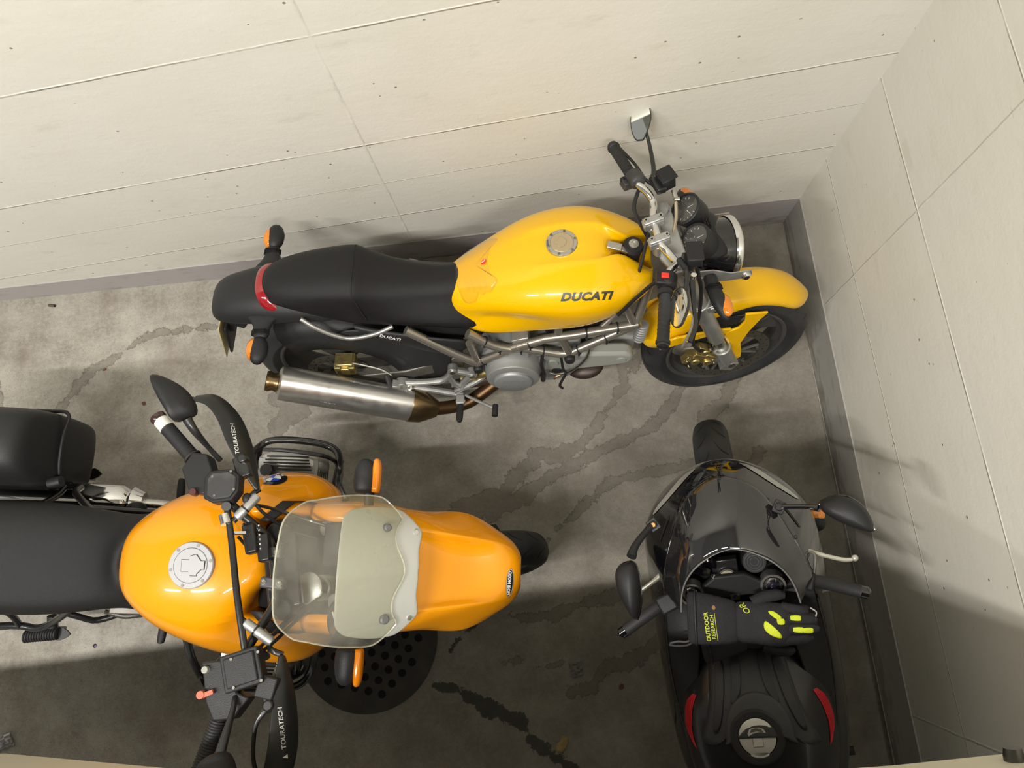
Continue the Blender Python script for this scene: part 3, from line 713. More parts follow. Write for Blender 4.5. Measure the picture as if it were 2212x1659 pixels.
    # indicators at the tail
    for sd in (1, -1):
        y = sd
        stalk = MB().loft([[(-.13-.03*0+dx, y*yy, zz+dz) for dx, dz in ((-w_, 0), (-w_*.6, h_), (w_*.6, h_), (w_, 0), (w_*.6, -h_), (-w_*.6, -h_))] for yy, zz, w_, h_ in ((.085, .705, .075, .022), (.10, .71, .058, .02), (.115, .712, .040, .018), (.135, .712, .031, .016), (.155, .712, .027, .0155), (.175, .712, .026, .015))])
        stalk.v = [p+Vector((-.02, 0, 0)) for p in stalk.v]
        so = stalk.build('indicator_stalk', 'grey_plastic', D, sub=1)
        rg = MB()
        for i in range(3): rg.loft([[(-.152+dx, y*(.148+i*.006+e), .712+dz) for dx, dz in ((-.030, 0), (-.018, .0185), (.018, .0185), (.030, 0), (.018, -.0185), (-.018, -.0185))] for e in (-.001, .001)])
        pieces(rg, 'rubber_ring', 'groove', so)
        b = MB().sphere((-.150, y*.215, .712), (.030, .050, .026), 20, 12); b.build('indicator_body', 'grey_plastic', so)
        MB().sphere((-.164, y*.212, .712), (.0255, .041, .0235), 20, 12).build('indicator_lens', 'amber', so)
    # ---- bodywork under the seat
    MB().loft([[(x, y, z+h*.5), (x, y-.006, z), (x, y, z-h*.5), (x, y+.02, z-h*.5), (x, y+.02, z+h*.5)] for x, y, z, h in
               ((.13, -.118, .665, .02), (.18, -.132, .645, .04), (.26, -.143, .622, .07), (.34, -.148, .588, .10), (.42, -.150, .562, .115), (.465, -.147, .560, .09), (.495, -.140, .565, .04))]).build('side_cover', 'grey_plastic', D, sub=2)
    sc = [o for o in D.children if o.name.startswith('side_cover')][-1]
    text_on('side_lettering', 'DUCATI', .017, sc, (.245, -.15, .635), (.97, 0, -.24), (.2, -.35, .9), 'white', sc, shear=.2, bold=.0003, stretch=(1.1, .9), lift=.001)
    MB().loft([[(x, y, z+h*.5), (x, y-.006, z), (x, y, z-h*.5), (x, y-.02, z-h*.5), (x, y-.02, z+h*.5)] for x, y, z, h in
               ((.13, .133, .675, .02), (.26, .158, .628, .085), (.42, .160, .578, .11), (.50, .152, .56, .04))]).build('side_cover', 'grey_plastic', D, sub=2)
    # rear hugger that wraps the tyre
    g = MB(); rows = []
    for i in range(15):
        a = R(-18+i*9.6); row = []
        rr = .338
        for y, dr in ((-.125, -.11), (-.122, -.05), (-.112, -.02), (-.085, .002), (0, .008), (.085, .002), (.112, -.02), (.12, -.06)):
            q = dr*(1.0 if i > 2 else .6)
            row.append(Vector(((rr+q)*math.cos(a), y, .312+(rr+q)*math.sin(a))))
        rows.append(row)
    g.grid(rows); g.build('rear_fender', 'grey_plastic', D, solid=.004)
    side = [(.10, .655), (.20, .64), (.33, .60), (.40, .55), (.42, .46), (.41, .36), (.37, .29), (.30, .285), (.27, .33), (.275, .40), (.25, .46), (.20, .51), (.12, .55), (.04, .585)]
    MB().prism([(p.x, p.y) for p in sm([(a, b, 0) for a, b in side], 3, True)], (0, -.122, 0), (1, 0, 0), (0, 0, 1), .008).build('fender_side', 'grey_plastic', D, bev=.003)
    # grab rail
    MB().tube([(-.02, -.120, .735), (.02, -.136, .705), (.07, -.143, .665), (.12, -.143, .640), (.20, -.138, .655), (.26, -.12, .67)], .0075, 10).build('grab_rail', 'alu', D)
    # ---- trellis frame
    def tb(pts, r=.0155, nm='frame_tube', m='frame', n=1): return MB().tube(pts, r, 14, n).build(nm, m, D)
    for sd in (-1, 1):
        s = sd
        tb([(1.075, s*.055, .80), (1.055, s*.095, .70), (1.035, s*.128, .645)], .0145, n=4)
        tb([(1.045, s*.128, .650), (.83, s*.158, .645), (.752, s*.160, .632), (.635, s*.158, .567)])
        tb([(1.055, s*.118, .643), (.83, s*.162, .530), (.79, s*.164, .532), (.65, s*.160, .582)])
        tb([(.50, s*.145, .655), (.575, s*.158, .592), (.635, s*.160, .567), (.655, s*.160, .572)], n=3)
        tb([(.70, s*.160, .598), (.635, s*.160, .562), (.52, s*.164, .485)])
        tb([(.52, s*.166, .482), (.45, s*.160, .540), (.30, s*.130, .66)])
        tb([(.52, s*.164, .482), (.50, s*.150, .60)], .013)
        tb([(.83, s*.162, .532), (.79, s*.150, .655), (.80, s*.12, .74)], .0145)
        tb([(1.035, s*.128, .645), (.985, s*.11, .78)], .013)
        tb([(1.07, s*.065, .79), (.90, s*.150, .62)], .010)
    for p, r_ in (((.52, -.185, .468), .017), ((.83, -.185, .522), .018)):
        MB().cyl(p, (p[0], p[1]+.03, p[2]), r_, seg=20).cyl((p[0], p[1]-.008, p[2]), p, r_*.8, r_, 20).build('frame_bolt', 'black', D)
    t = MB()
    for p, d in (((.55, -.152, .612), (.7, 0, -.6)), ((.60, -.159, .575), (.7, 0, -.3)), ((.70, -.16, .60), (.8, 0, .45)), ((.88, -.153, .648), (1, .1, 0)), ((.98, -.137, .650), (1, .1, 0)), ((.95, -.14, .588), (.8, .1, .4)), ((.86, -.158, .545), (.8, .1, .4)), ((.67, -.161, .572), (.9, 0, -.2)), ((.74, -.163, .548), (.9, 0, -.3)), ((.54, -.163, .496), (.8, 0, .55))):
        q = Vector(p); dd = Vector(d).normalized(); t.lathe(q-dd*.0025, q+dd*.0025, [(0, .0175), (1, .0175)], 16)
        t.box(q+Vector((0, -.018, -.004)), (.006, .008, .006))
    pieces(t, 'cable_tie', 'black', D, 2)
    # ---- engine
    e = MB()
    e.lathe((.64, .14, .44), (.64, -.150, .44), [(0, .10), (.1, .125), (.8, .125), (1, .12)], 32)
    e.box((.70, 0, .42), (.34, .24, .22)); e.box((.66, 0, .30), (.30, .20, .14)).build('crankcase', 'grey_paint', D, bev=.01)
    e = MB().lathe((.637, -.12, .440), (.637, -.225, .440), [(0, .098), (.55, .098), (.62, .094), (.85, .090), (.90, .078), (.91, .066), (1, .060)], 48)
    cc = e.build('clutch_cover', 'grey_paint', D, bev=.002)
    MB().lathe((.637, -.222, .440), (.637, -.229, .440), [(0, .066), (.6, .064), (1, .060)], 40).build('clutch_cap', mat('cap_grey', (.26, .27, .275), .38, .3), cc)
    text_on('cast_lettering', 'DUCATI', .020, [o for o in cc.children][0], (.640, -.235, .455), (1, 0, 0), (0, 0, 1), mat('cast_letter', (.31, .32, .32), .3, .4), cc, shear=.2, lift=.0008)
    s = MB()
    for a in (60, 100, 140, 20, -20, -60, 180, 220):
        q = Vector((.637+.101*math.cos(R(a)), -.15, .44+.101*math.sin(R(a)))); s.cyl(q+Vector((0, .03, 0)), q+Vector((0, -.018, 0)), .0085, seg=12)
        s.cyl(q+Vector((0, -.018, 0)), q+Vector((0, -.023, 0)), .005, seg=8)
    pieces(s, 'cover_bolt', 'grey_paint', cc, 2)
    MB().prism([(p.x, p.y) for p in sm([(.70, .36, 0), (.72, .30, 0), (.76, .27, 0), (.83, .30, 0), (.85, .36, 0), (.80, .42, 0), (.72, .44, 0)], 4, True)], (0, -.09, 0), (1, 0, 0), (0, 0, 1), .10).build('sump_cover', 'grey_paint', D, bev=.008)
    MB().cyl((.79, -.145, .375), (.79, -.10, .375), .026, seg=24).build('cover_ring', 'alu', D)
    MB().cyl((.79, -.150, .375), (.79, -.12, .375), .019, seg=24).build('oil_filler_plug', 'black', D)
    # belt covers
    o1 = [(.70, .50), (.70, .44), (.73, .38), (.80, .365), (.98, .395), (1.035, .41), (1.055, .435), (1.045, .47), (1.02, .485), (.86, .49), (.80, .505)]
    bc = MB().prism(o1, (0, -.125, 0), (1, 0, 0), (0, 0, 1), .05).build('belt_cover', mat('belt_cover_grey', (.28, .29, .265), .45), D, bev=.012)
    pieces(MB().cyl((.775, -.156, .438), (.775, -.14, .438), .018, .021, 20).cyl((1.01, -.154, .443), (1.01, -.14, .443), .016, .018, 20), 'cover_boss', mat('boss_grey', (.28, .29, .265), .45), bc)
    # cylinders (finned) front one lies forward
    f = MB(); d = Vector((.93, 0, -.18)).normalized()
    for k in range(9): q = Vector((.80, 0, .40))+d*.022*k; f.lathe(q-d*.003, q+d*.003, [(0, .085), (1, .085)], 20)
    f.lathe(Vector((.76, 0, .41)), Vector((1.06, 0, .35)), [(0, .065), (1, .07)], 20)
    f.build('front_cylinder', 'grey_paint', D)
    f = MB(); d = Vector((-.10, 0, 1)).normalized()
    for k in range(7): q = Vector((.68, 0, .50))+d*.02*k; f.lathe(q-d*.003, q+d*.003, [(0, .085), (1, .085)], 20)
    f.lathe((.68, 0, .46), (.665, 0, .66), [(0, .065), (1, .07)], 20); f.build('rear_cylinder', 'grey_paint', D)
    MB().box((.86, 0, .62), (.22, .20, .14)).box((.62, 0, .66), (.16, .18, .08)).build('airbox', 'interior', D, bev=.01)
    MB().box((.42, 0, .58), (.24, .17, .14)).box((.36, 0, .47), (.2, .12, .14)).build('battery_box', 'interior', D, bev=.01)
    pieces(MB().tube([(.56, -.10, .30), (.70, -.06, .235), (.84, -.03, .215), (.93, .0, .235), (.97, 0, .30)], .021, 14).tube([(.40, -.14, .25), (.56, -.10, .24), (.80, .05, .19)], .021, 12), 'exhaust_header', mat('sooty_pipe', (.10, .075, .06), .5, .7), D)
    MB().sphere((.90, -.07, .235), (.07, .05, .028), 20, 12, (0, -10, 0)).build('heat_shield', mat('shield_brown', (.06, .045, .038), .45, .6), D)
    MB().tube([(.90, -.15, .55), (.885, -.158, .47), (.84, -.165, .40), (.79, -.165, .375), (.765, -.158, .372)], .0045, 8).build('brake_line', 'steel', D)
    MB().tube([(.85, -.155, .385), (.79, -.165, .36), (.78, -.17, .345)], .004, 8).build('oil_line', mat('copper_line', (.6, .34, .2), .3, .9), D)
    pieces(MB().tube([(.74, -.17, .535), (.735, -.185, .50), (.742, -.19, .44), (.735, -.18, .40)], .006, 8).tube([(.80, -.168, .525), (.81, -.185, .45), (.82, -.175, .40), (.80, -.19, .34), (.81, -.185, .30)], .005, 8).cyl((.742, -.19, .43), (.74, -.188, .38), .009, seg=10), 'cable', 'black', D)
    MB().box((.668, -.13, .60), (.06, .04, .018), (0, -20, 0)).build('regulator', 'alu', D, bev=.003)
    # shock-like ribbed hose ahead of the engine
    sp = MB()
    for k in range(7):
        q = Vector((1.075, -.085, .575))+Vector((-.001, -.002, -.012))*k; sp.lathe(q, q+Vector((0, -.001, -.0075)), [(0, .018), (.5, .021), (1, .018)], 18)
    sp.build('breather_spring', 'grey_paint', D)
    # ---- swingarm and right rider gear plate
    MB().loft([[(x, y-.018, z+h), (x, y+.018, z+h), (x, y+.018, z-h), (x, y-.018, z-h)] for x, y, z, h in ((-.06, -.115, .31, .022), (.05, -.118, .315, .022), (.25, -.115, .335, .028), (.46, -.10, .40, .04))]).build('swingarm', 'alu_dark', D, bev=.004)
    MB().loft([[(x, y-.018, z+h), (x, y+.018, z+h), (x, y+.018, z-h), (x, y-.018, z-h)] for x, y, z, h in ((-.06, .115, .31, .022), (.05, .118, .315, .022), (.25, .115, .335, .028), (.46, .10, .40, .04))]).build('swingarm', 'alu_dark', D, bev=.004)
    MB().cyl((0, -.14, .312), (0, .14, .312), .014, seg=16).cyl((0, -.145, .312), (0, -.13, .312), .02, seg=6).build('axle', 'steel', D)
    al = MB()
    al.tube([(.235, -.165, .345), (.30, -.168, .345), (.375, -.165, .350), (.405, -.160, .375), (.425, -.155, .415)], 0.0140, 8, 3, flat=.8)
    al.tube([(.425, -.155, .415), (.49, -.158, .385)], 0.0145, 8, 1, flat=.8)
    al.tube([(.49, -.158, .385), (.455, -.163, .330), (.445, -.168, .300)], 0.0145, 8, 1, flat=.8)
    al.tube([(.405, -.160, .375), (.42, -.165, .325), (.44, -.168, .308)], 0.012, 8, 1, flat=.8)
    al.tube([(.235, -.168, .325), (.33, -.175, .300), (.42, -.178, .262), (.445, -.178, .255)], 0.0140, 8, 1, flat=.8)
    al.tube([(.42, -.175, .280), (.50, -.16, .325), (.55, -.13, .35)], 0.013, 8, 3, flat=.8)
    al.cyl((.425, -.168, .418), (.425, -.14, .415), .018, seg=18); al.cyl((.49, -.170, .385), (.49, -.14, .385), .018, seg=18)
    al.cyl((.235, -.182, .335), (.235, -.15, .335), .024, seg=18); al.box((.21, -.175, .335), (.03, .028, .05), (0, 20, 0))
    hp = al.build('footrest_plate', 'alu', D, bev=.0015)
    s = MB()
    for p in ((.425, -.172, .418), (.49, -.174, .385), (.262, -.19, .332)): s.cyl(p, (p[0], p[1]+.012, p[2]), .010, seg=14)
    pieces(s, 'plate_bolt', 'steel', hp)
    MB().lathe((.262, -.196, .332), (.262, -.175, .332), [(0, .010), (.3, .014), (1, .016)], 20).build('dome_bolt', 'chrome', hp)
    MB().tube([(.185, -.15, .375), (.195, -.18, .355), (.205, -.20, .32)], .011, 8, 2).build('pillion_peg', 'rubber', hp)
    MB().box((.437, -.205, .262), (.03, .035, .024)).cyl((.42, -.21, .262), (.455, -.21, .262), .008, seg=10).build('peg_hinge', 'alu', hp, bev=.003)
    MB().loft([[(.437+dx*w_, y, .262+(abs(y)-.22)*.25+dz*.009) for dx, dz in ((-1, 0), (-.7, 1), (.7, 1), (1, 0), (.7, -1), (-.7, -1))] for y, w_ in ((-.222, .0125), (-.235, .014), (-.285, .014), (-.296, .011), (-.299, .006))]).build('footpeg', 'rubber', D, sub=1)
    bl = MB().tube([(.455, -.185, .262), (.50, -.21, .262), (.545, -.232, .262), (.563, -.238, .258)], .006, 8, 2, flat=.6)
    bl.build('rear_brake_lever', 'alu', D)
    MB().cyl((.565, -.228, .262), (.563, -.272, .266), .0105, .0115, 14).build('lever_rubber', 'rubber', D)
    mc = MB().cyl((.462, -.145, .325), (.545, -.145, .365), .016, .017, 18).cyl((.45, -.145, .32), (.47, -.145, .33), .02, seg=14).box((.49, -.155, .350), (.02, .02, .03), (0, -25, 0))
    mc.build('rear_master_cylinder', 'gold', D, bev=.002)
    MB().cyl((.545, -.145, .365), (.575, -.145, .378), .006, seg=10).build('banjo_fitting', 'chrome', D)
    # rear caliper
    rc = MB().box((.045, -.115, .432), (.062, .05, .020), (0, -2, 0)).box((.022, -.120, .418), (.024, .062, .045)).box((.070, -.120, .416), (.024, .062, .045)).box((.046, -.142, .408), (.066, .018, .04)).cyl((.022, -.15, .428), (.022, -.10, .432), .011, seg=14)
    rc.build('rear_caliper', 'gold', D, bev=.004)
    MB().tube([(.075, -.13, .438), (.12, -.135, .425), (.17, -.14, .40), (.20, -.15, .375)], .004, 8).build('rear_brake_line', 'steel', D)
    MB().box((.03, -.12, .36), (.03, .03, .09), (0, -10, 0)).build('caliper_bracket', 'alu_dark', D, bev=.004)
    # ---- muffler: brushed sleeve, end ring, outlet, heat tinted cone and link pipe
    a = Vector((-.168, -.213, .470)); b = Vector((.262, -.222, .268)); dd = (b-a).normalized()
    mo = MB().lathe(a, b, [(0, .052), (.015, .064), (.05, .066), (.95, .066), (1, .066)], 40, scale=(.88, 1.06)).build('muffler', 'muffler', D)
    MB().lathe(a-dd*.040, a+dd*.006, [(0, .031), (0, .034), (.2, .036), (.5, .030), (.8, .034), (1, .052)], 32, False).lathe(a-dd*.038, a, [(0, .031), (1, .028)], 24).build('outlet_tip', 'bronze', mo)
    MB().cyl(a-dd*.036, a-dd*.034, .027, seg=24).build('outlet_bore', 'interior', mo)
    b2 = b-dd*.012
    MB().lathe(b2, b2+dd*.105, [(0, .068), (.04, .0685), (.45, .064), (.8, .045), (1, .033)], 36, scale=(.9, 1.06)).build('muffler_cone', 'bronze', mo)
    MB().tube([b2+dd*.095, (.40, -.205, .205), (.47, -.18, .20), (.57, -.12, .23)], .025, 14).build('link_pipe', mat('tinted_pipe', (.12, .068, .032), .38, .85), mo)
    bm = bvh_of(mo); vx = (dd.x, dd.y, dd.z); up = Vector((0, -.35, .94)); up = (up-dd*up.dot(dd)).normalized()
    engr = mat('engraved_print', (.85, .85, .85), .45, .5)
    text_on('engraving', '-- --- -- ---', .013, mo, tuple(a+dd*.17+up*.03+Vector((0, -.06, 0))*.6), dd, up, engr, mo, bvh=bm, lift=.0006)
    for i in range(4): text_on('engraved_line', '- - --- -- --- - --', .009, mo, tuple(a+dd*.33+up*(.0-.009*i)+Vector((0, -.06, 0))*.6), dd, up, engr, mo, bvh=bm, lift=.0006)

    # ================= steered front end (drawn straight ahead, then turned)
    XF[0] = ST
    fw = build_wheel(D, (1.405, 0, .30), .302, .122, .218, 'front_wheel', 'rim', 3, (-1, 1), .150, .072)
    axd = Vector((-math.sin(R(24)), 0, math.cos(R(24))))
    for s in (-1, 1):
        y = s*.098
        base = Vector((1.392, y, .315))
        top = Vector((1.392, y, .315))+axd*.685      # fork leg line
        MB().tube([base, base+axd*.10], .0285, 20, 1).cyl(base+axd*.085, base+axd*.10, .033, seg=24).box(base+Vector((-.035, 0, .03)), (.06, .022, .05), (0, -20, 0)).box(base+Vector((.006, -s*-.004, -.022)), (.05, .04, .05), (0, 24, 0)).build('fork_lower', 'alu', D, bev=.002)
        MB().cyl(base+axd*.09, base+axd*.20, .0205, seg=20).build('fork_chrome_leg', 'steel', D)
        MB().lathe(base+axd*.17, top-axd*.18, [(0, .026), (.02, .028), (.55, .028), (.62, .0265), (1, .0265)], 24).build('fork_tube', 'alu', D)
        MB().cyl(top-axd*.2, top, .0255, seg=24).build('fork_top', 'alu', D)
    lc = MB(); q = Vector((1.392, 0, .315))+axd*.415
    lc.box(q+Vector((.03, 0, .012)), (.05, .26, .032), (0, -24, 0))
    for s in (-1, 1):
        lc.cyl(q+Vector((0, s*.098, 0))-axd*.020, q+Vector((0, s*.098, 0))+axd*.020, .036, seg=24); lc.box(q+Vector((.038, s*.125, .012)), (.028, .02, .03), (0, -24, 0))
    lc.build('lower_fork_clamp', 'alu', D, bev=.004)
    lb = MB()
    for s in (-1, 1): bolt(lb, q+Vector((.040, s*.137, .014)), (0, s, 0), .007)
    pieces(lb, 'clamp_bolt', 'steel', D)
    tc = MB(); q = Vector((1.392, 0, .315))+axd*.665
    for s in (-1, 1): tc.cyl(q+Vector((0, s*.098, 0))-axd*.014, q+Vector((0, s*.098, 0))+axd*.010, .031, seg=24)
    tc.prism([(-.045, -.06), (-.045, .06), (-.02, .12), (.025, .125), (.03, .07), (.03, -.07), (.025, -.125), (-.02, -.12)], q, (math.cos(R(24)), 0, math.sin(R(24))), (0, 1, 0), .024)
    tc.build('upper_fork_clamp', 'alu', D, bev=.004)
    # risers and bar clamps
    rs = MB(); bs_ = MB()
    for y in (.035, -.036):
        rs.cyl((1.082, y, .915), (1.075, y, .955), .021, .019, 20)
        rs.box((1.074, y, .964), (.062, .028, .026), (0, -16, 4)); rs.box((1.073, y, .978), (.062, .026, .012), (0, -16, 4))
        for dx in (-.021, .021): p = Vector((1.073+dx, y, .984+dx*.27)); bs_.cyl(p, p+Vector((-.2, 0, 1))*.004, .0075, .007, 14)
    pieces(rs, 'bar_clamp', 'alu', D, 3, bev=.004); pieces(bs_, 'bar_clamp_bolt', 'steel', D)
    sk = MB()
    for y in (.035, -.036):
        for dx in (-.021, .021): p = Vector((1.073+dx, y, .984+dx*.27))+Vector((-.2, 0, 1))*.0036; sk.cyl(p, p+Vector((-.2, 0, 1))*.001, .0035, seg=6)
    pieces(sk, 'bolt_socket', 'groove', D)
    MB().tube([(1.022, .352, .972), (1.043, .25, .982), (1.058, .175, .985), (1.082, .135, .978), (1.092, .105, .965), (1.078, .045, .966), (1.076, -.045, .966), (1.092, -.085, .962), (1.098, -.13, .972), (1.062, -.17, .985), (1.03, -.25, .982), (.998, -.385, .972)], .0115, 14, 5).build('handlebar', 'chrome', D)
    def grip(s):
        a, b = (Vector((1.050, .202, .983)), Vector((1.024, .348, .972))) if s > 0 else (Vector((1.044, -.218, .983)), Vector((.997, -.378, .972))); d = (b-a)
        o = MB().lathe(a, b, [(0, .019), (.04, .0215), (.07, .0195), (.1, .0165), (.93, .0168), (.95, .0195), (.99, .0195), (1, .017)], 28).build('grip', 'rubber', D)
        g = MB()
        for k in range(10):
            t0 = .14+k*.075; prev = []
            for j in range(17):
                an = 2*PI*j/16; dn, sa, sb = frame_of(d); prev.append(a+d*(t0+.08*j/16)+(sa*math.cos(an)+sb*math.sin(an))*.0168)
            g.tube(prev, .0007, 4, 1)
        gr = g.build('grip_rib', 'rubber', o); gr['kind'] = 'stuff'
        MB().lathe(b-d.normalized()*.002, b+d.normalized()*.012, [(0, .012), (.3, .016), (.7, .016), (1, .010)], 24).build('bar_end', 'metal_black', o)
        return a, b
    grip(1); grip(-1)
    # switchgear
    MB().lathe((1.049, .218, .984), (1.064, .170, .986), [(0, .019), (.15, .024), (.85, .026), (1, .020)], 24).box((1.035, .20, .965), (.035, .035, .03), (0, 0, 15)).build('switch_cluster', 'dusty', D, bev=.004)
    MB().sphere((1.022, .205, .975), (.008, .010, .008), 10, 8).build('switch_button', 'black', D)
    MB().lathe((1.046, -.215, .984), (1.062, -.168, .986), [(0, .019), (.15, .027), (.85, .028), (1, .020)], 24).box((1.045, -.19, 1.000), (.045, .045, .018), (0, 0, -15)).build('switch_cluster', 'black', D, bev=.004)
    MB().box((1.046, -.190, 1.012), (.021, .016, .008), (0, 6, -15)).build('kill_switch', 'red', D, bev=.002)
    MB().lathe((1.04, -.223, .983), (1.037, -.236, .983), [(0, .022), (1, .020)], 20).build('throttle_collar', 'black', D)
    # master cylinders, levers
    MB().box((1.115, .150, .990), (.030, .055, .022), (0, 0, 12)).build('clutch_master_cylinder', 'metal_black', D, bev=.004)
    MB().box((1.138, .160, .998), (.042, .050, .042), (0, -10, 15)).box((1.139, .160, 1.021), (.046, .054, .006), (0, -10, 15)).build('clutch_reservoir', 'black', D, bev=.003)
    MB().cyl((1.155, .125, .985), (1.155, .098, .98), .008, seg=12).cyl((1.150, .095, .98), (1.165, .093, .98), .0075, seg=12).build('hose_fitting', 'steel', D)
    MB().tube([(1.155, .096, .98), (1.148, .05, .955), (1.13, .0, .93), (1.125, -.05, .88), (1.15, -.08, .78)], .0055, 8).build('clutch_hose', mat('braided_hose', (.42, .36, .26), .4, .7), D)
    MB().tube([(1.105, .155, .985), (1.088, .20, .972), (1.075, .27, .965), (1.045, .36, .955)], [.008, .006, .005, .006], 8, 4, flat=.6).build('clutch_lever', 'metal_black', D)
    MB().box((1.122, -.150, .990), (.028, .07, .024), (0, 0, -10)).build('brake_master_cylinder', 'metal_black', D, bev=.004)
    MB().box((1.140, -.138, 1.012), (.040, .062, .030), (0, -6, -10)).box((1.140, -.138, 1.030), (.044, .066, .006), (0, -6, -10)).build('brake_reservoir', 'black', D, bev=.003)
    MB().cyl((1.10, -.135, 1.00), (1.115, -.18, 1.00), .009, seg=12).build('brake_light_switch', 'grey_plastic', D)
    MB().tube([(1.122, -.185, .99), (1.118, -.22, .985), (1.108, -.28, .972), (1.10, -.33, .962), (1.072, -.375, .958)], [.010, .009, .006, .0055, .006], 8, 4, flat=.6).build('brake_lever', 'metal_black', D)
    MB().cyl((1.125, -.196, .99), (1.125, -.196, 1.004), .008, seg=12).build('lever_pivot', 'chrome', D)
    pieces(MB().tube([(1.085, .08, .95), (1.05, .0, .92), (1.02, -.06, .87), (.99, -.09, .80)], .005, 8).tube([(1.07, -.175, .97), (1.04, -.15, .93), (1.0, -.14, .86), (.95, -.13, .76)], .006, 8).tube([(1.09, -.15, .97), (1.12, -.09, .93), (1.15, -.08, .86), (1.20, -.10, .74)], .005, 8).tube([(1.065, .17, .97), (1.04, .12, .94), (1.06, .07, .90), (1.09, .04, .85)], .006, 8), 'control_cable', 'black', D)
    # mirrors
    def mirror(name, cx, face_n, upv, w_, h_, stem, mlabel=None):
        n = Vector(face_n).normalized(); u = Vector(upv); u = (u-n*u.dot(n)).normalized(); s2 = n.cross(u)
        o = [(-.55, -.9), (-.2, -1), (.25, -.98), (.75, -.62), (1, -.1), (.95, .35), (.5, .92), (.1, 1.0), (-.35, .80), (-.85, .25), (-.95, -.2)]
        o = [(p.x*w_, p.y*h_) for p in sm([(a, b, 0) for a, b in o], 3, True)]
        body = MB().loft([[Vector(cx)+s2*a*f+u*b*f-n*dz for a, b in o] for f, dz in ((1, 0), (1.0, .004), (.9, .010), (.6, .016))])
        bo = body.build(name, 'metal_black', D)
        MB().loft([[Vector(cx)+s2*a*f+u*b*f+n*dz for a, b in o] for f, dz in ((.93, -.001), (.93, .0006))]).build('mirror_glass', 'mirror', bo)
        MB().tube(stem, [.007, .0075, .006, .005], 10, 4).build('mirror_stem', 'metal_black', bo)
    mirror('mirror', (1.106, .362, 1.060), aim((1.106, .362, 1.060), (-1.8, -.01, 1.7), DM @ ST), (.22, .70, .68), .034, .068, [(1.10, .178, .990), (1.118, .215, .985), (1.124, .29, 1.00), (1.118, .335, 1.03)])
    mirror('mirror', (1.052, -.298, 1.012), aim((1.052, -.298, 1.012), DM @ Vector((.82, -.05, .93)), DM @ ST), (-.30, -.93, -.1), .040, .062, [(1.115, -.165, 1.0), (1.105, -.20, 1.012), (1.085, -.25, 1.008), (1.065, -.28, 1.005)])
    # instruments
    gd = Vector((-.70, 0, .71)).normalized()
    for y, z, r_, nm in ((.068, .968, .046, 'speedometer'), (-.040, .958, .046, 'tachometer')):
        c = Vector((1.175, y, z))
        bo = MB().lathe(c-gd*.085, c, [(0, .030), (.3, .043), (.8, .048), (.97, .050), (1, .047), (1, .043), (.90, .042)], 36, False).build(nm, 'grey_plastic', D)
        MB().cyl(c-gd*.008, c-gd*.006, .0435, seg=32).build('dial', 'dial', bo)
        tk = MB(); dn, a1, b1 = frame_of(gd)
        a1 = Vector((0, 1, 0)); b1 = gd.cross(a1)
        for k in range(13):
            an = R(-40+k*21.6); q = c-gd*.0055+(a1*math.cos(an)+b1*math.sin(an))*.036; dr = (a1*math.cos(an)+b1*math.sin(an))
            ta = gd.cross(dr); l = .0042 if k % 2 else .006
            tk.add([q-ta*.0007, q+ta*.0007, q+ta*.0007+dr*-l, q-ta*.0007+dr*-l], [(0, 1, 2, 3)])
        for an in (R(200), R(262)):
            dr = (a1*math.cos(an)+b1*math.sin(an)); ta = gd.cross(dr); q = c-gd*.005
            tk.add([q-ta*.0009+dr*.008, q+ta*.0009+dr*.008, q+ta*.0004+dr*.030, q-ta*.0004+dr*.030], [(0, 1, 2, 3)])
        dm = tk.build('dial_mark', 'white', bo); dm['kind'] = 'stuff'
        MB().cyl(c-gd*.002, c-gd*.0012, .043, seg=32).build('dial_glass', 'glass', bo)
    ib = MB().loft([[Vector((1.222, 0, .925))+Vector((0, 1, 0))*y*f+gd*h+Vector((dx, 0, 0)) for y, h in ((-.085, -.03), (-.08, .004), (-.01, .012), (.10, .006), (.11, -.03), (.10, -.05), (-.08, -.05))] for f, dx in ((.8, -.045), (1, -.03), (1, .01), (.75, .05))])
    ib.build('instrument_housing', 'grey_plastic', D, sub=1)
    sl = MB()
    for i in range(3):
        for j in range(2):
            if i+j < 4: sl.box(Vector((1.222+i*.011, .012+j*.016+i*.002, .957-i*.010)), (.006, .010, .004), (0, 40, 0))
    pieces(sl, 'warning_lamp_slot', 'groove', D)
    # headlamp
    hd = Vector((.985, 0, -.10)).normalized(); c = Vector((1.308, 0, .840))
    hl = MB().lathe(c-hd*.135, c, [(0, .02), (.08, .045), (.3, .072), (.6, .086), (.9, .0905), (1, .091)], 44).build('headlamp_shell', mat('shell_black', (.006, .006, .008), .12, coat=.8), D)
    MB().lathe(c-hd*.008, c+hd*.016, [(0, .094), (.3, .0965), (.75, .0965), (1, .090), (.85, .086)], 48, False).build('headlamp_ring', 'chrome', hl)
    MB().lathe(c+hd*.004, c+hd*.024, [(0, .088), (.6, .065), (1, .0)], 40, False).build('headlamp_lens', mat('lens_glass', (.7, .72, .72), .05, .3), hl)
    # lamp brackets
    br = MB()
    for s in (-1, 1):
        y = s*.112
        br.prism([(-.155, .055), (-.10, .050), (-.04, .022), (.02, .022), (.028, .0), (.02, -.014), (-.05, -.014), (-.11, .0), (-.16, .02)], (1.325, y, .842), (1, 0, 0), (0, 0, 1), .004)
        br.prism([(-.14, -.02), (-.14, .04), (-.10, .03)], (1.325, s*.08, .86), (1, 0, 0), (0, s, .1), .004)
    hb = pieces(br, 'headlamp_bracket', 'alu', D, bev=.001)[0]
    b3 = MB()
    for s in (-1, 1): b3.lathe((1.333, s*.110, .842), (1.333, s*.124, .842), [(0, .015), (.6, .015), (1, .009)], 20)
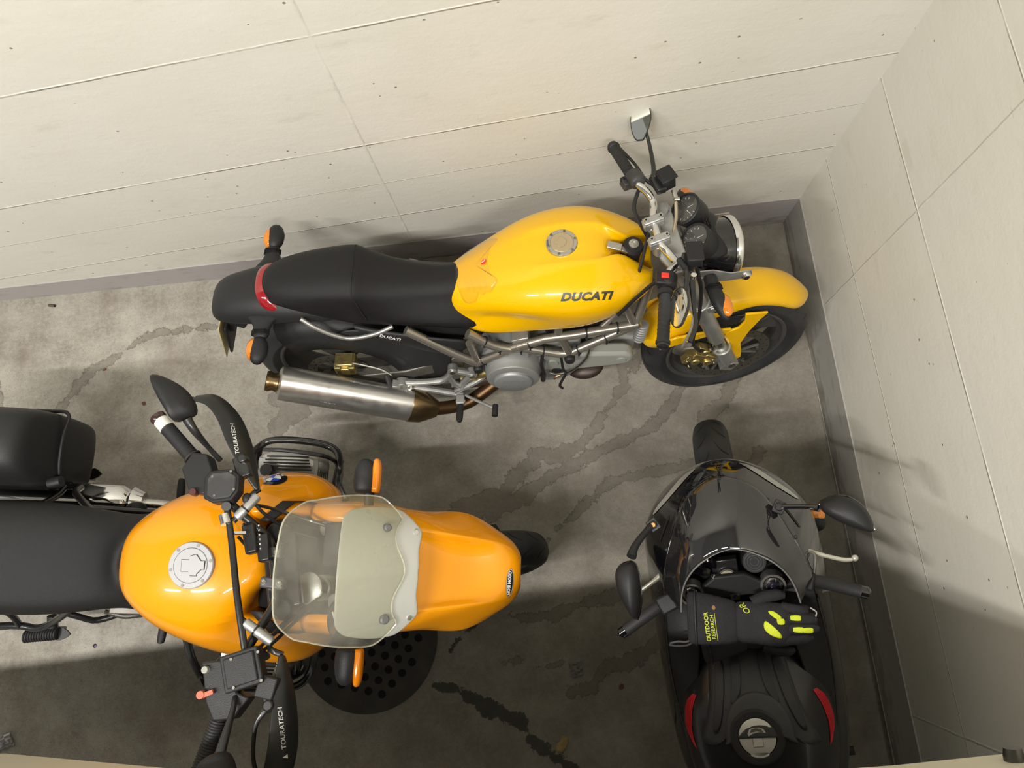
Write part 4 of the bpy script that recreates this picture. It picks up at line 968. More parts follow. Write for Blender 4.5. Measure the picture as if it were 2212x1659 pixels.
    pieces(b3, 'headlamp_bolt', 'chrome', hb)
    pieces(MB().tube([(1.21, -.085, .85), (1.235, -.095, .862), (1.26, -.09, .85)], .0013, 6).tube([(1.22, -.09, .85), (1.245, -.098, .858), (1.27, -.092, .846)], .0013, 6), 'loose_wire', 'red', D)
    # front indicators
    for s in (-1, 1):
        y = s
        so = MB().loft([[(1.218+dx*w_+sh*1.3, y*yy*1.09, .868+zz*2+dz*h_) for dx, dz in ((-1, 0), (-.6, 1), (.6, 1), (1, 0), (.6, -1), (-.6, -1))] for yy, zz, w_, h_, sh in ((.100, 0, .024, .015, 0), (.135, -.002, .024, .015, .0), (.155, -.004, .025, .016, .001), (.18, -.006, .027, .018, .004), (.205, -.010, .023, .017, .008), (.228, -.014, .013, .011, .012), (.234, -.015, .004, .004, .013))]).build('front_indicator', 'grey_plastic', D, sub=1)
        rg = MB()
        for i in range(3): rg.loft([[(1.220+dx*.0255, y*(.150+i*.006+e), .864+dz*.0168) for dx, dz in ((-1, 0), (-.6, 1), (.6, 1), (1, 0), (.6, -1), (-.6, -1))] for e in (-.0008, .0008)])
        pieces(rg, 'rubber_ring', 'groove', so)
        MB().sphere((1.240, y*.210, .850), (.021, .040, .018), 20, 12).build('indicator_lens', 'amber', so)
    # front fender: hood, cut-outs closed in black, and legs to the axle
    rows = []
    for i in range(31):
        f = i/30; a = R(41+f*121); rr = .322+.006*math.sin(f*PI)
        wd = .072 if f > .12 else .030+.042*math.sqrt(f/.12)
        if f > .93: wd = .072-.02*(f-.93)/.07
        skirt = .030 if f < .35 else .030+.035*min(1, (f-.35)/.2)
        row = []
        for y, dr in ((-1.0, -skirt), (-1.02, -.012), (-.86, .004), (-.5, .014), (0, .018), (.5, .014), (.86, .004), (1.02, -.012), (1.0, -skirt)):
            row.append(Vector((1.405+(rr+dr)*math.cos(a), y*wd, .30+(rr+dr)*math.sin(a))))
        rows.append(row)
    fe = MB().grid(rows).build('front_fender', 'yellow', D, solid=.004, sub=1)
    for s in (-1, 1):
        y = s*.088
        lg = MB()
        sp = lambda pts: [(p.x, p.y) for p in sm([(a, b, 0) for a, b in pts], 3, True)]
        lg.prism([(1.48, .575), (1.462, .54), (1.438, .47), (1.425, .40), (1.440, .345), (1.448, .300), (1.425, .278), (1.395, .300), (1.378, .36), (1.372, .42), (1.350, .462), (1.36, .49), (1.395, .505), (1.408, .54), (1.40, .585)], (0, y, 0), (1, 0, 0), (0, 0, 1), .010)
        lg.prism([(1.37, .478), (1.30, .480), (1.24, .465), (1.18, .450), (1.13, .435), (1.12, .47), (1.18, .50), (1.25, .505), (1.33, .508), (1.37, .505)], (0, y*.99, 0), (1, 0, 0), (0, 0, 1), .010)
        lg.build('fender_leg', 'yellow', fe, bev=.003)
        MB().prism([(1.405, .555), (1.392, .512), (1.30, .508), (1.22, .50), (1.25, .535), (1.32, .57)], (0, s*.078, 0), (1, 0, 0), (0, 0, 1), .003).build('fender_gap', 'interior', fe)
    # front calipers
    for s in (-1, 1):
        y = s*.100
        cal = MB()
        cal.box((1.282, y, .415), (.062, .030, .035), (0, 35, 0)); cal.box((1.262, y, .385), (.05, .045, .05), (0, 35, 0)); cal.box((1.305, y, .365), (.05, .042, .05), (0, 35, 0))
        cal.cyl((1.285, y-s*.012, .425), (1.285, y+s*.028, .425), .014, seg=16); cal.cyl((1.258, y, .372), (1.258, y+s*.03, .372), .016, seg=16); cal.cyl((1.303, y, .355), (1.303, y+s*.03, .355), .016, seg=16)
        cal.box((1.232, y, .37), (.02, .03, .04), (0, 35, 0))
        cal.build('front_caliper', 'gold', D, bev=.004)
        cb = MB()
        for p in ((1.30, .44), (1.245, .40), (1.24, .345), (1.33, .345)): bolt(cb, (p[0], y+s*.024, p[1]), (0, s, 0), .0055, .006)
        pieces(cb, 'caliper_bolt', 'steel', D)
        MB().box((1.350, s*.098, .375), (.05, .018, .04), (0, 15, 0)).box((1.338, s*.098, .40), (.03, .02, .03), (0, 15, 0)).build('caliper_mount', 'alu', D, bev=.004)
    MB().tube([(1.205, -.11, .70), (1.195, -.14, .62), (1.19, -.13, .52), (1.21, -.105, .45), (1.265, -.10, .43)], .0045, 8).build('front_brake_line', mat('grey_hose', (.28, .27, .22), .45), D)
    MB().tube([(1.155, -.15, .96), (1.185, -.152, .85), (1.205, -.148, .70), (1.215, -.14, .55), (1.255, -.12, .45), (1.285, -.12, .43)], .006, 8).build('brake_hose', 'black', D)
    MB().cyl((1.405, -.125, .30), (1.405, .125, .30), .013, seg=16).build('axle', 'steel', D)
    XF[0] = None
    # side stand on the far side
    MB().tube([(.58, .14, .28), (.56, .20, .15), (.53, .262, .0)], .010, 10, 2).cyl((.53, .262, -.003), (.53, .27, .008), .022, seg=14).build('side_stand', 'metal_black', D)
ducati()
# ================================================================ the amber adventure bike with the tall windscreen
BM = bike_matrix(-2.70, -1.143, -6.8, 0.7)
B = empty('motorcycle', BM, label='amber yellow adventure motorcycle with a windscreen and hand guards', cat='motorcycle')
SB = steer_matrix(14.5, 26, 1.385)
def Xp(p): return XF[0] @ Vector(p) if XF[0] is not None else Vector(p)
def Xd(p): return (XF[0].to_3x3() @ Vector(p)) if XF[0] is not None else Vector(p)

def adventure():
    build_wheel(B, (-.235, 0, .31), .315, .145, .22, 'rear_wheel', 'rim', 3, (), .12, .09)
    # ---- tank with two forward wings
    prof_ = [(.385, [(0, .885), (.035, .882), (.065, .865), (.09, .83), (.10, .79), (.10, .73)]),
            (.400, [(0, .915), (.05, .912), (.095, .892), (.125, .85), (.132, .795), (.13, .72)]),
            (.44, [(0, .945), (.07, .941), (.125, .915), (.160, .86), (.168, .80), (.165, .70)]),
            (.50, [(0, .967), (.085, .963), (.148, .935), (.190, .875), (.202, .80), (.198, .69)]),
            (.57, [(0, .978), (.088, .976), (.158, .948), (.208, .885), (.228, .80), (.224, .67)]),
            (.64, [(0, .978), (.088, .976), (.160, .950), (.216, .885), (.248, .79), (.246, .65)]),
            (.70, [(0, .968), (.080, .967), (.155, .944), (.216, .878), (.262, .775), (.262, .64)]),
            (.745, [(0, .950), (.075, .950), (.150, .932), (.212, .868), (.270, .765), (.270, .63)]),
            (.772, [(0, .915), (.070, .920), (.148, .915), (.208, .860), (.272, .76), (.272, .63)])]
    prof = [(.385, [(0, .885), (.032, .882), (.060, .865), (.083, .83), (.090, .79), (.09, .73)]),
            (.400, [(0, .915), (.045, .912), (.082, .892), (.105, .85), (.112, .795), (.11, .72)]),
            (.44, [(0, .945), (.065, .941), (.112, .915), (.138, .86), (.146, .80), (.145, .70)]),
            (.50, [(0, .967), (.082, .963), (.140, .935), (.176, .875), (.186, .80), (.184, .69)]),
            (.57, [(0, .978), (.088, .976), (.154, .948), (.200, .885), (.220, .80), (.216, .67)]),
            (.64, [(0, .978), (.088, .976), (.160, .950), (.216, .885), (.248, .79), (.246, .65)]),
            (.70, [(0, .968), (.080, .967), (.155, .944), (.216, .878), (.262, .775), (.262, .64)])]
    pts3 = [[(x, y, z) for y, z in r] for x, r in prof]
    pts3 += [[(.775, 0, .948), (.755, .062, .950), (.722, .125, .940), (.742, .205, .872), (.745, .270, .765), (.745, .270, .63)],
             [(.822, 0, .925), (.798, .055, .928), (.742, .110, .925), (.768, .195, .862), (.772, .272, .76), (.772, .272, .63)],
             [(.828, 0, .86), (.802, .055, .86), (.748, .105, .86), (.770, .190, .83), (.774, .262, .75), (.774, .262, .65)]]
    MB().box((.84, 0, .76), (.16, .24, .16)).build('steering_head', 'interior', B, bev=.02)
    tank = MB().half(pts3).build('fuel_tank', 'orange', B, sub=2)
    for s in (1, -1):
        rr = [(.735, [(.10, .70), (.115, .940), (.155, .928), (.212, .872), (.262, .79), (.272, .735), (.266, .63)]),
              (.79, [(.115, .70), (.128, .915), (.158, .908), (.208, .858), (.264, .778), (.277, .73), (.270, .62)]),
              (.85, [(.125, .70), (.134, .888), (.158, .882), (.20, .835), (.262, .765), (.277, .725), (.270, .61)]),
              (.90, [(.130, .70), (.137, .865), (.156, .858), (.185, .815), (.240, .75), (.256, .712), (.25, .61)]),
              (.935, [(.132, .68), (.137, .84), (.152, .832), (.170, .79), (.205, .74), (.22, .70), (.215, .61)]),
              (.948, [(.14, .67), (.141, .80), (.150, .795), (.160, .77), (.18, .73), (.19, .70), (.185, .63)])]
        wg = MB().loft([[(x, s*y, z) for y, z in r] for x, r in rr]).build('tank_wing', 'orange', tank, sub=2)
        # black rubber strip that runs over the wing edge
        MB().grid([[(x+dx, s*y, z+.004) for dx in (-.018, .018)] for x, y, z in ((.80, .118, .925), (.825, .150, .905), (.84, .175, .875), (.875, .178, .845), (.93, .165, .81), (.96, .15, .80))]).build('rubber_strip', 'black', tank, solid=.004)
        # roundel on the wing
        wb_ = bvh_of(wg); n = Vector((-.05, s*.72, .69)).normalized(); u = Vector((1, 0, .07)); v = n.cross(u).normalized(); u = v.cross(n)
        o = (.765, s*.236, .80)
        v1, f1 = disc2d(.0385); rd = project('roundel', v1, f1, wg, o, u, v, 'chrome', wg, .0014, subdiv=1, bvh=wb_)
        v1, f1 = disc2d(.0360); project('roundel_ring', v1, f1, wg, o, u, v, mat('roundel_black', (.006, .006, .007), .15, coat=1), rd, .0022, subdiv=1, bvh=wb_)
        for q in range(4):
            pts = [(0, 0)]+[(.0215*math.cos(R(q*90+k*10)), .0215*math.sin(R(q*90+k*10))) for k in range(10)]
            project('roundel_quarter', pts, [tuple(range(11))], wg, o, u, v, mat('roundel_blue', (.01, .07, .45), .2) if q % 2 else 'white', rd, .0030, subdiv=1, bvh=wb_)
        for ch, an in (('B', 125), ('M', 90), ('W', 55)):
            a = R(an); vs, fs = text_geo(ch, .012, 0, .0004); rot = a-PI/2
            vs = [(x*math.cos(rot)-y*math.sin(rot)+.0288*math.cos(a), x*math.sin(rot)+y*math.cos(rot)+.0288*math.sin(a)) for x, y in vs]
            project('roundel_letter', vs, fs, wg, o, u, v, 'white', rd, .0034, bvh=wb_)
    bt = bvh_of(tank)
    h = bt.ray_cast(Vector((.63, 0, 1.3)), Vector((0, 0, -1)))[0]; c = Vector((.630, -.004, h.z)); n = Vector((0, 0, 1))
    silver = mat('silver_paint', (.36, .36, .37), .5, .2, spec=.3)
    cap = MB().lathe(c-n*.012, c+n*.0045, [(0, .0605), (.85, .0605), (1, .0585), (1, .046), (.92, .0455)], 56, False).build('filler_cap', silver, tank, ang=30)
    lid = MB().lathe(c-n*.01, c+n*.0055, [(0, .0452), (.9, .0452), (1, .044)], 48).build('cap_lid', silver, cap)
    fo = [(.016, -.026), (.016, -.021), (.026, -.010), (.034, -.010), (.034, .012), (.024, .012), (.010, .028), (-.006, .024), (-.008, .014), (-.028, .014), (-.026, -.016), (-.006, -.016), (-.002, -.026)]
    MB().prism([(a+.004, b) for a, b in fo], c+n*.0070, (1, 0, 0), (0, 1, 0), .003).build('key_flap', silver, cap, flat=True, bev=.0008)
    MB().prism([(a*1.05+.004, b*1.05) for a, b in fo], c+n*.0056, (1, 0, 0), (0, 1, 0), .0012).build('flap_shadow_gap', 'groove', cap, flat=True)
    s_ = MB()
    for k in range(6):
        a = 2*PI*k/6+.25; q = c+Vector((math.cos(a)*.0532, math.sin(a)*.0532, .004)); s_.cyl(q, q+n*.0016, .0042, seg=12)
    for o in pieces(s_, 'cap_screw', 'alu_dark', cap): pass
    # ---- seat
    def srow(x, z, w, zf, wf, dx=0):
        return [(x, 0, z), (x+dx*.1, w*.5, z-.004), (x+dx*.35, w*.85, z-.018), (x+dx*.6, w, z-.045), (x+dx*.85, (w+wf)/2, (z+zf)/2-.02), (x+dx, wf, zf)]
    ss = [srow(-.62, .86, .10, .80, .10), srow(-.50, .885, .135, .79, .14), srow(-.35, .895, .150, .78, .155), srow(-.20, .892, .158, .77, .160), srow(-.08, .872, .160, .765, .164), srow(.02, .855, .160, .76, .166),
          srow(.12, .848, .157, .76, .162), srow(.20, .846, .150, .76, .154), srow(.27, .850, .138, .76, .140, .02), srow(.32, .862, .128, .765, .132, .05), srow(.345, .880, .118, .79, .148, .085), srow(.362, .896, .105, .81, .152, .105), srow(.378, .899, .098, .815, .150, .112), srow(.384, .890, .095, .80, .146, .110)]
    MB().half(ss).build('seat', 'seat', B, sub=2)
    # ---- beak and front fairing
    bk = [(1.165, [(0, .925), (.05, .925), (.095, .928), (.115, .935), (.150, .905), (.165, .86), (.168, .80)]),
          (1.22, [(0, .902), (.05, .896), (.088, .902), (.105, .918), (.138, .885), (.155, .84), (.162, .785)]),
          (1.28, [(0, .860), (.05, .861), (.080, .868), (.098, .892), (.122, .858), (.148, .805), (.168, .765)]),
          (1.33, [(0, .830), (.048, .832), (.074, .840), (.092, .866), (.114, .834), (.144, .785), (.168, .745)]),
          (1.38, [(0, .808), (.045, .811), (.070, .822), (.086, .836), (.104, .812), (.128, .772), (.145, .733)]),
          (1.43, [(0, .798), (.04, .800), (.065, .803), (.080, .800), (.095, .785), (.108, .757), (.112, .726)]),
          (1.465, [(0, .780), (.034, .781), (.054, .778), (.066, .770), (.078, .757), (.086, .738), (.088, .720)]),
          (1.485, [(0, .762), (.026, .761), (.040, .757), (.049, .750), (.056, .741), (.060, .730), (.060, .717)]),
          (1.492, [(0, .742), (.016, .741), (.026, .739), (.032, .736), (.036, .731), (.038, .724), (.036, .716)])]
    beak = MB().half([[(x, y, z) for y, z in r] for x, r in bk], bottom=False).build('front_beak', 'orange', B, sub=2, solid=.004)
    crease(beak, [(x, s*r[3][0], r[3][1]) for x, r in bk for s in (1, -1)], .75); crease(beak, [(x, s*r[5][0], r[5][1]) for x, r in bk for s in (1, -1)], .5); crease(beak, [(x, s*r[2][0], r[2][1]) for x, r in bk[:6] for s in (1, -1)], .5)
    bb = bvh_of(beak)
    v1, f1 = disc2d(.040, .0105)
    st = project('dealer_sticker', v1, f1, beak, (1.463, -.030, .80), (0.06, 1, 0), (-1, .06, 0), mat('sticker_black', (.008, .008, .008), .3), beak, .0012, subdiv=1, bvh=bb)
    v1, f1 = disc2d(.0385, .0095); ring = [(p[0], p[1]) for p in v1[1:]]+[(p[0]*.97, p[1]*.9) for p in v1[1:]]; n_ = len(v1)-1
    project('sticker_line', ring, [(k, (k+1) % n_, n_+(k+1) % n_, n_+k) for k in range(n_)], beak, (1.463, -.030, .80), (0.06, 1, 0), (-1, .06, 0), 'white', st, .0018, bvh=bb)
    text_on('sticker_text', 'HOBI MOTO', .0115, beak, (1.462, -.030, .80), (0.06, 1, 0), (-1, .06, 0), 'white', st, bold=.0003, bvh=bb, lift=.0020)
    for s in (1, -1):
        MB().grid([[(x+q[0], s*q[1], q[2]) for q in r] for x, r in (
            (.90, [(0, .118, .875), (0, .150, .885), (0, .172, .86), (0, .180, .80), (0, .165, .70)]),
            (1.0, [(0, .120, .900), (0, .150, .912), (0, .178, .875), (0, .190, .80), (0, .175, .70)]),
            (1.09, [(0, .120, .920), (0, .150, .932), (0, .176, .890), (0, .188, .81), (0, .178, .73)]),
            (1.18, [(0, .105, .930), (0, .128, .925), (0, .152, .895), (0, .166, .82), (0, .165, .77)]))]).build('side_fairing', 'orange', B, sub=1, solid=.004)
    MB().half([[(.86, 0, .80), (.86, .10, .80), (.86, .125, .86)], [(1.0, 0, .83), (1.0, .10, .84), (1.0, .125, .90)], [(1.10, 0, .89), (1.10, .10, .90), (1.10, .12, .925)], [(1.19, 0, .90), (1.19, .08, .905), (1.19, .10, .915)]], bottom=False).build('inner_fairing', 'interior', B, solid=.003)
    # ---- windscreen: clear bubble over a frosted grey panel
    def scr(s, y, off=0):
        # s 0 rear top .. 1 front bottom, y in metres
        cl = sm([(.958, 0, 1.275), (1.03, 0, 1.20), (1.10, 0, 1.135), (1.175, 0, 1.065), (1.255, 0, .985)], 8)
        i = min(len(cl)-1.001, max(0, s*(len(cl)-1))); j = int(i); f = i-j; p = cl[j].lerp(cl[j+1], f)
        k = (y/.19)**2
        return Vector((p.x+.010*k*(1-s)-.03*k*s+off*.7, y, p.z-.052*k-.06*k*k*s+off*.7))
    rows = []
    for i in range(25):
        s = i/24*.80; row = []
        hw = .148+.038*math.sin(min(1, s/.62)*PI/2) - .055*max(0, (s-.62)/.18)**2
        if s < .06: hw *= .90+.10*math.sqrt(s/.06)
        for k in range(-14, 15):
            y = hw*k/14; e = .035*math.cos(k/14*PI*1.6)+.015
            ss_ = s+(e*max(0, (s-.70)/.10) if s > .70 else 0)
            ss_ += .045*max(0, (abs(k)/14-.72)/.28)**2*(1-s/.8)*(1 if s < .15 else max(0, 1-(s-.15)/.2))
            row.append(scr(ss_, y))
        rows.append(row)
    ws = MB().grid(rows).build('windscreen', 'screen', B, sub=1, solid=.003)
    edge = [rows[i][0] for i in range(24, 0, -2)]+[rows[0][k] for k in range(0, 29, 2)]+[rows[i][-1] for i in range(2, 25, 2)]+[rows[24][k] for k in range(26, 1, -2)]
    MB().tube(edge, .0021, 6, 2, closed=True).build('screen_edge', glassy('edge_glow', (.80, .80, .72), .1, .1, (.62, .60, .50), .5), ws)
    grim = mat('panel_frost_grey', (.56, .57, .53), .35, .15, rvar=(8, .1))
    rows = []
    for i in range(17):
        f = i/16; s = .40+.585*f; row = []
        hw = .146+.018*math.sin(f*PI)-.040*max(0, (f-.72)/.28)**1.5
        if f < .1: hw *= .88+.12*math.sqrt(f/.1)
        for k in range(-12, 13):
            y = hw*k/12-.004; row.append(scr(s-.055*max(0, 1-abs(k)/9)**2*f*f*0.5 + (.011*math.cos(k/12*PI*2)-.012)*f**3, y, -.009))
        rows.append(row)
    gp = MB().grid(rows).build('wind_deflector', grim, B, sub=1, solid=.003)
    for s_, y, r_, nm in ((.72, .105, .010, 'rubber_grommet'), (.74, -.118, .012, 'rubber_grommet')):
        p = scr(s_, y, .002); nn = Vector((.6, 0, .8)); MB().lathe(p-nn*.012, p+nn*.004, [(0, r_), (.8, r_), (1, r_*.7)], 20).build(nm, mat('grommet_grey', (.12, .12, .12), .5), ws)
    for s_, y in ((.93, .098), (.92, -.118)):
        p = scr(s_, y, -.005); nn = Vector((.6, 0, .8)); MB().cyl(p-nn*.004, p+nn*.003, .006, seg=14).build('panel_screw', 'chrome', gp)
    bg_ = bvh_of(gp); pale = mat('frost_print', (.62, .62, .6), .5)
    for i, (x, y, t_) in enumerate([(1.172, -.045, '--- -- --'), (1.166, -.098, '-- --- --'), (1.178, -.098, '--- --- -'), (1.154, -.100, '-- -- ---'), (1.190, -.072, '--- --')]):
        text_on('panel_print', t_, .008, gp, (x, y, 1.05), (0.05, 1, 0), (-1, .05, .9), pale, gp, bvh=bg_, lift=.0012)
    # ---- instruments under the screen
    gd = Vector((-.80, 0, .60)).normalized()
    for y, x in ((-.030, 1.045), (-.122, 1.030)):
        c = Vector((x, y, 1.02)); o = MB().lathe(c-gd*.07, c, [(0, .035), (.5, .042), (.95, .045), (1, .040), (.92, .038)], 32, False).build('instrument_pod', 'metal_black', B)
        MB().cyl(c-gd*.004, c-gd*.003, .038, seg=28).build('dial', 'dial', o); MB().box(c-gd*.002+Vector((0, .004, 0)), (.003, .026, .002), (0, 37, 20)).build('dial_needle', 'white', o)
        MB().lathe(c-gd*.001, c+gd*.001, [(0, .039), (1, .039)], 28).build('dial_glass', 'glass', o)
    MB().box((1.02, .06, .985), (.05, .11, .07), (0, -20, 0)).build('warning_lamp_panel', 'black', B, bev=.006)
    # ---- front strut, spring and fork tops seen through the gap and screen
    sp = []
    for k in range(91): a = 2*PI*k/13; q = k/90; sp.append((.965-.02*q+.030*math.cos(a), -.055+.030*math.sin(a), .78+.12*q))
    MB().tube(sp, .0055, 8, 1).build('shock_spring', 'alu', B)
    MB().lathe((.935, -.055, .915), (.93, -.055, .93), [(0, .038), (.3, .042), (.7, .042), (1, .036)], 32).build('spring_collar', 'alu', B)
    # ---- silver trim ring of the steering head
    MB().tube([(.862+.040*math.cos(2*PI*k/24), .012+.040*math.sin(2*PI*k/24), .945) for k in range(24)], .0042, 8, 2, closed=True).build('steering_head_ring', 'chrome', B)
    # ---- boxer engine
    MB().box((.66, 0, .42), (.36, .36, .26)).box((.62, 0, .60), (.30, .22, .14)).build('engine_block', 'alu_dark', B, bev=.015)
    for s, dx in ((1, .02), (-1, -.035)):
        x0 = .685+dx; f = MB()
        for k in range(7):
            z = .395+k*.021; f.box((x0, s*.275, z), (.20, .13, .006))
        f.box((x0, s*.25, .46), (.15, .14, .13)); f.build('finned_cylinder', mat('fin_alu', (.30, .30, .285), .4, .7), B, bev=.001)
        cv = MB().loft([[(x0+dx_*sc_+.004*(1-sc_), s*y, .465+dz*sc_) for dx_, dz in ((-.128, -.03), (-.120, .035), (-.075, .072), (.05, .078), (.105, .055), (.125, .0), (.11, -.05), (-.08, -.07))] for y, sc_ in ((.295, .93), (.315, 1.0), (.345, 1.0), (.362, .88), (.368, .55))])
        co = cv.build('valve_cover', mat('cover_alu', (.50, .50, .48), .36, .6), B, sub=1)
        g = MB()
        for k in range(5): g.box((x0+.0, s*(.300+k*.011), .545-k*.0022), (.17-.008*k, .0045, .006), (0, 0, 0))
        pieces(g, 'cover_fin', 'groove', co)
        MB().cyl((x0-.062, s*.296, .52), (x0-.062, s*.296, .556), .021, .020, 24).build('oil_cap', 'metal_black', co)
        MB().tube([(x0+.13, s*.33, .40), (x0+.14, s*.34, .47), (x0+.115, s*.35, .535), (x0, s*.362, .556), (x0-.08, s*.365, .545)], .007, 8).build('cover_guard_bar', 'metal_black', co)
    for pth in ([(.545, .20, .64), (.548, .30, .55), (.575, .385, .46), (.63, .412, .45), (.77, .405, .45), (.845, .375, .455), (.872, .30, .50), (.90, .25, .60), (.955, .19, .70)],
                [(.86, .34, .46), (.835, .33, .38), (.78, .22, .25)], [(.575, .385, .46), (.56, .33, .40), (.60, .22, .27)],
                [(.478, -.20, .64), (.468, -.29, .55), (.468, -.36, .46), (.505, -.398, .45), (.62, -.392, .45), (.76, -.385, .45), (.815, -.345, .455), (.845, -.28, .52), (.90, -.20, .66)],
                [(.70, -.392, .45), (.78, -.33, .48), (.80, -.25, .56)], [(.47, -.36, .46), (.50, -.31, .36), (.56, -.2, .25)]):
        MB().tube(pth, .0125, 14, 5).build('crash_bar', mat('bar_gloss_black', (.01, .01, .011), .25, coat=.5), B)
    # ---- front indicators
    for s in (1, -1):
        x = 1.075 if s > 0 else 1.062
        o = MB().cyl((x-.002, s*.17, .905), (x-.002, s*.205, .912), .013, .015, 18).build('indicator_stalk', 'black', B)
        MB().loft([[(x-.012+dx*w_, s*y, .925+dz*h_) for dx, dz in ((-1, -.7), (-1.05, .3), (-.6, 1), (1, 1), (1.0, -.9), (-.4, -1))] for y, w_, h_ in ((.200, .022, .022), (.206, .032, .030), (.25, .032, .031), (.280, .026, .027), (.294, .014, .018))]).build('indicator_body', 'grey_plastic', o, sub=1, ang=60)
        MB().loft([[(x+.0165+dx*w_, s*y, .925+dz*h_) for dx, dz in ((-.5, -.85), (-.5, .9), (.6, .8), (.8, 0), (.6, -.75))] for y, w_, h_ in ((.202, .016, .022), (.206, .022, .028), (.25, .022, .029), (.286, .020, .026), (.296, .010, .018))]).build('indicator_lens', 'amber', o, sub=1)
    # ---- pannier, rack loops, muffler, pegs
    pr = []
    for x, sc, zt in ((-.50, .86, .83), (-.46, 1.0, .85), (-.16, 1.0, .85), (-.07, .99, .84), (-.03, .94, .825), (-.012, .84, .80)):
        cy, cz = .335, (.40+zt)/2; hw, hh = .123*sc, (zt-.40)/2*min(1, sc+.02)
        pr.append([(x, cy+hw*a, cz+hh*b_) for a, b_ in ((-1, -.85), (-1.0, .1), (-.96, .55), (-.75, .92), (-.3, 1.0), (.3, 1.0), (.8, .88), (1.0, .5), (1.04, .05), (1.0, -.8), (.8, -1), (-.8, -1))])
    pn = MB().loft(pr).build('pannier_case', 'grey_plastic', B, sub=2)
    MB().tube([(x, y, z+.001) for x, y, z in ((-.012, .235, .60), (-.008, .30, .625), (-.006, .38, .63), (-.01, .455, .615), (-.08, .464, .62), (-.3, .465, .62))], .006, 8).build('case_seam', 'black', pn)
    MB().cyl((-.015, .225, .64), (.02, .235, .64), .022, .018, 16).build('case_latch', 'black', pn)
    MB().tube([(-.55, .16, .86), (-.42, .20, .83), (-.42, .24, .55), (-.08, .225, .55), (.03, .225, .56), (.06, .20, .62), (.17, .14, .70)], .0115, 12, 4).build('rack_loop', 'metal_black', B)
    MB().tube([(-.02, .225, .555), (-.015, .19, .60), (-.01, .15, .70)], .010, 10, 3).build('rack_stay', 'metal_black', B)
    MB().tube([(-.10, .262, .48), (-.03, .235, .52), (.0, .225, .555)], .012, 8, 2).build('rack_stay', 'metal_black', B)
    MB().tube([(-.42, -.20, .83), (-.40, -.24, .55), (-.12, -.215, .56), (-.03, -.22, .56), (.05, -.19, .60), (.16, -.14, .70)], .0115, 12, 4).build('rack_loop', 'metal_black', B)
    MB().tube([(-.09, -.215, .56), (-.07, -.18, .63), (-.05, -.14, .74)], .010, 10, 3).build('rack_stay', 'metal_black', B)
    MB().tube([(-.30, -.235, .56), (-.20, -.228, .53), (-.10, -.215, .555)], .009, 8, 2).build('rack_stay', 'metal_black', B)
    MB().cyl((.02, -.215, .565), (.02, -.18, .575), .016, seg=14).build('stay_bolt', 'metal_black', B)
    mf = MB().lathe((-.55, .19, .50), (.17, .185, .40), [(0, .05), (.02, .062), (.86, .062), (.9, .060), (.93, .045), (.95, .056), (1, .038)], 32, scale=(1, .9)).build('muffler', 'chrome', B)
    MB().tube([(.15, .185, .40), (.24, .18, .385), (.34, .16, .37), (.45, .12, .34)], .02, 12).build('exhaust_pipe', 'steel', mf)
    MB().sphere((.165, .165, .44), (.035, .025, .03), 16, 10).build('pipe_bracket', 'black', B)
    MB().prism([(-.22, -.05), (-.20, .10), (-.08, .13), (.02, .08), (.04, -.02)], (-.10, .258, .40), (1, 0, 0), (0, 0, 1), .012).build('rear_hugger', mat('dusty_grey', (.20, .19, .16), .8, var=(30, .5, (.35, .32, .24))), B, bev=.004)
    gb = MB().box((-.12, .225, .36), (.22, .05, .05)); gb.build('grimy_linkage', mat('grime', (.28, .26, .21), .8, var=(50, .8, (.10, .09, .07)), bump=(60, .8)), B, bev=.006)
    for s, x0, x1, y in ((1, -.195, -.085, .303), (-1, -.215, -.108, -.273)):
        o = MB()
        for k in range(13): q = x0+(x1-x0)*k/12; o.lathe((q-.004, y-(q-x0)*.12*s, .335), (q+.004, y-(q-x0)*.12*s, .335), [(0, .019), (.2, .0215), (.7, .0215), (1, .0185)], 16)
        o.cyl((x0, y, .335), (x1, y-(x1-x0)*.12*s, .335), .018, seg=14); po = o.build('pillion_footpeg', 'rubber', B)
        MB().prism([(-.002, -.022), (.006, -.022), (.028, -.012), (.040, 0), (.028, .012), (.012, .020), (-.002, .016)], (x1+.004, y-.012*s, .330), (1, 0, 0), (0, 1, 0), .006).build('peg_bracket', 'metal_black', po)
        MB().box(((x0+x1)/2+.01, y-.028*s, .31), (.10, .012, .03)).build('peg_plate', 'alu', po, bev=.003)
    for s in (1, -1):
        MB().loft([[(.250+dx*w_+ (abs(y)-.2)*-.05, s*y, .31+dz*.012) for dx, dz in ((-1, 0), (-.7, 1), (.7, 1), (1, 0), (.7, -1), (-.7, -1))] for y, w_ in ((.20, .012), (.205, .016), (.27, .016), (.280, .012), (.284, .007))]).build('rider_footpeg', 'rubber', B, sub=1)
        MB().box((.285, s*.19, .30), (.05, .04, .03), (0, 0, s*20)).build('peg_mount', 'alu_dark', B, bev=.004)
    MB().tube([(.10, .155, .62), (.28, .15, .52), (.40, .15, .48)], .010, 10, 3).build('subframe_tube', 'metal_black', B)
    MB().tube([(.06, -.15, .66), (.13, -.18, .60), (.16, -.19, .56), (.24, -.165, .53), (.38, -.15, .48)], .010, 10, 3).build('subframe_tube', 'metal_black', B)
    MB().tube([(.20, -.16, .60), (.25, -.175, .58), (.30, -.17, .56)], .007, 8).build('brake_pipe', 'steel', B)
    MB().box((.27, -.15, .60), (.10, .03, .03)).build('rear_reservoir', 'alu_dark', B, bev=.004)
    MB().box((.30, 0, .60), (.5, .20, .16)).box((-.25, 0, .70), (.6, .22, .08)).build('subframe_core', 'interior', B, bev=.02)
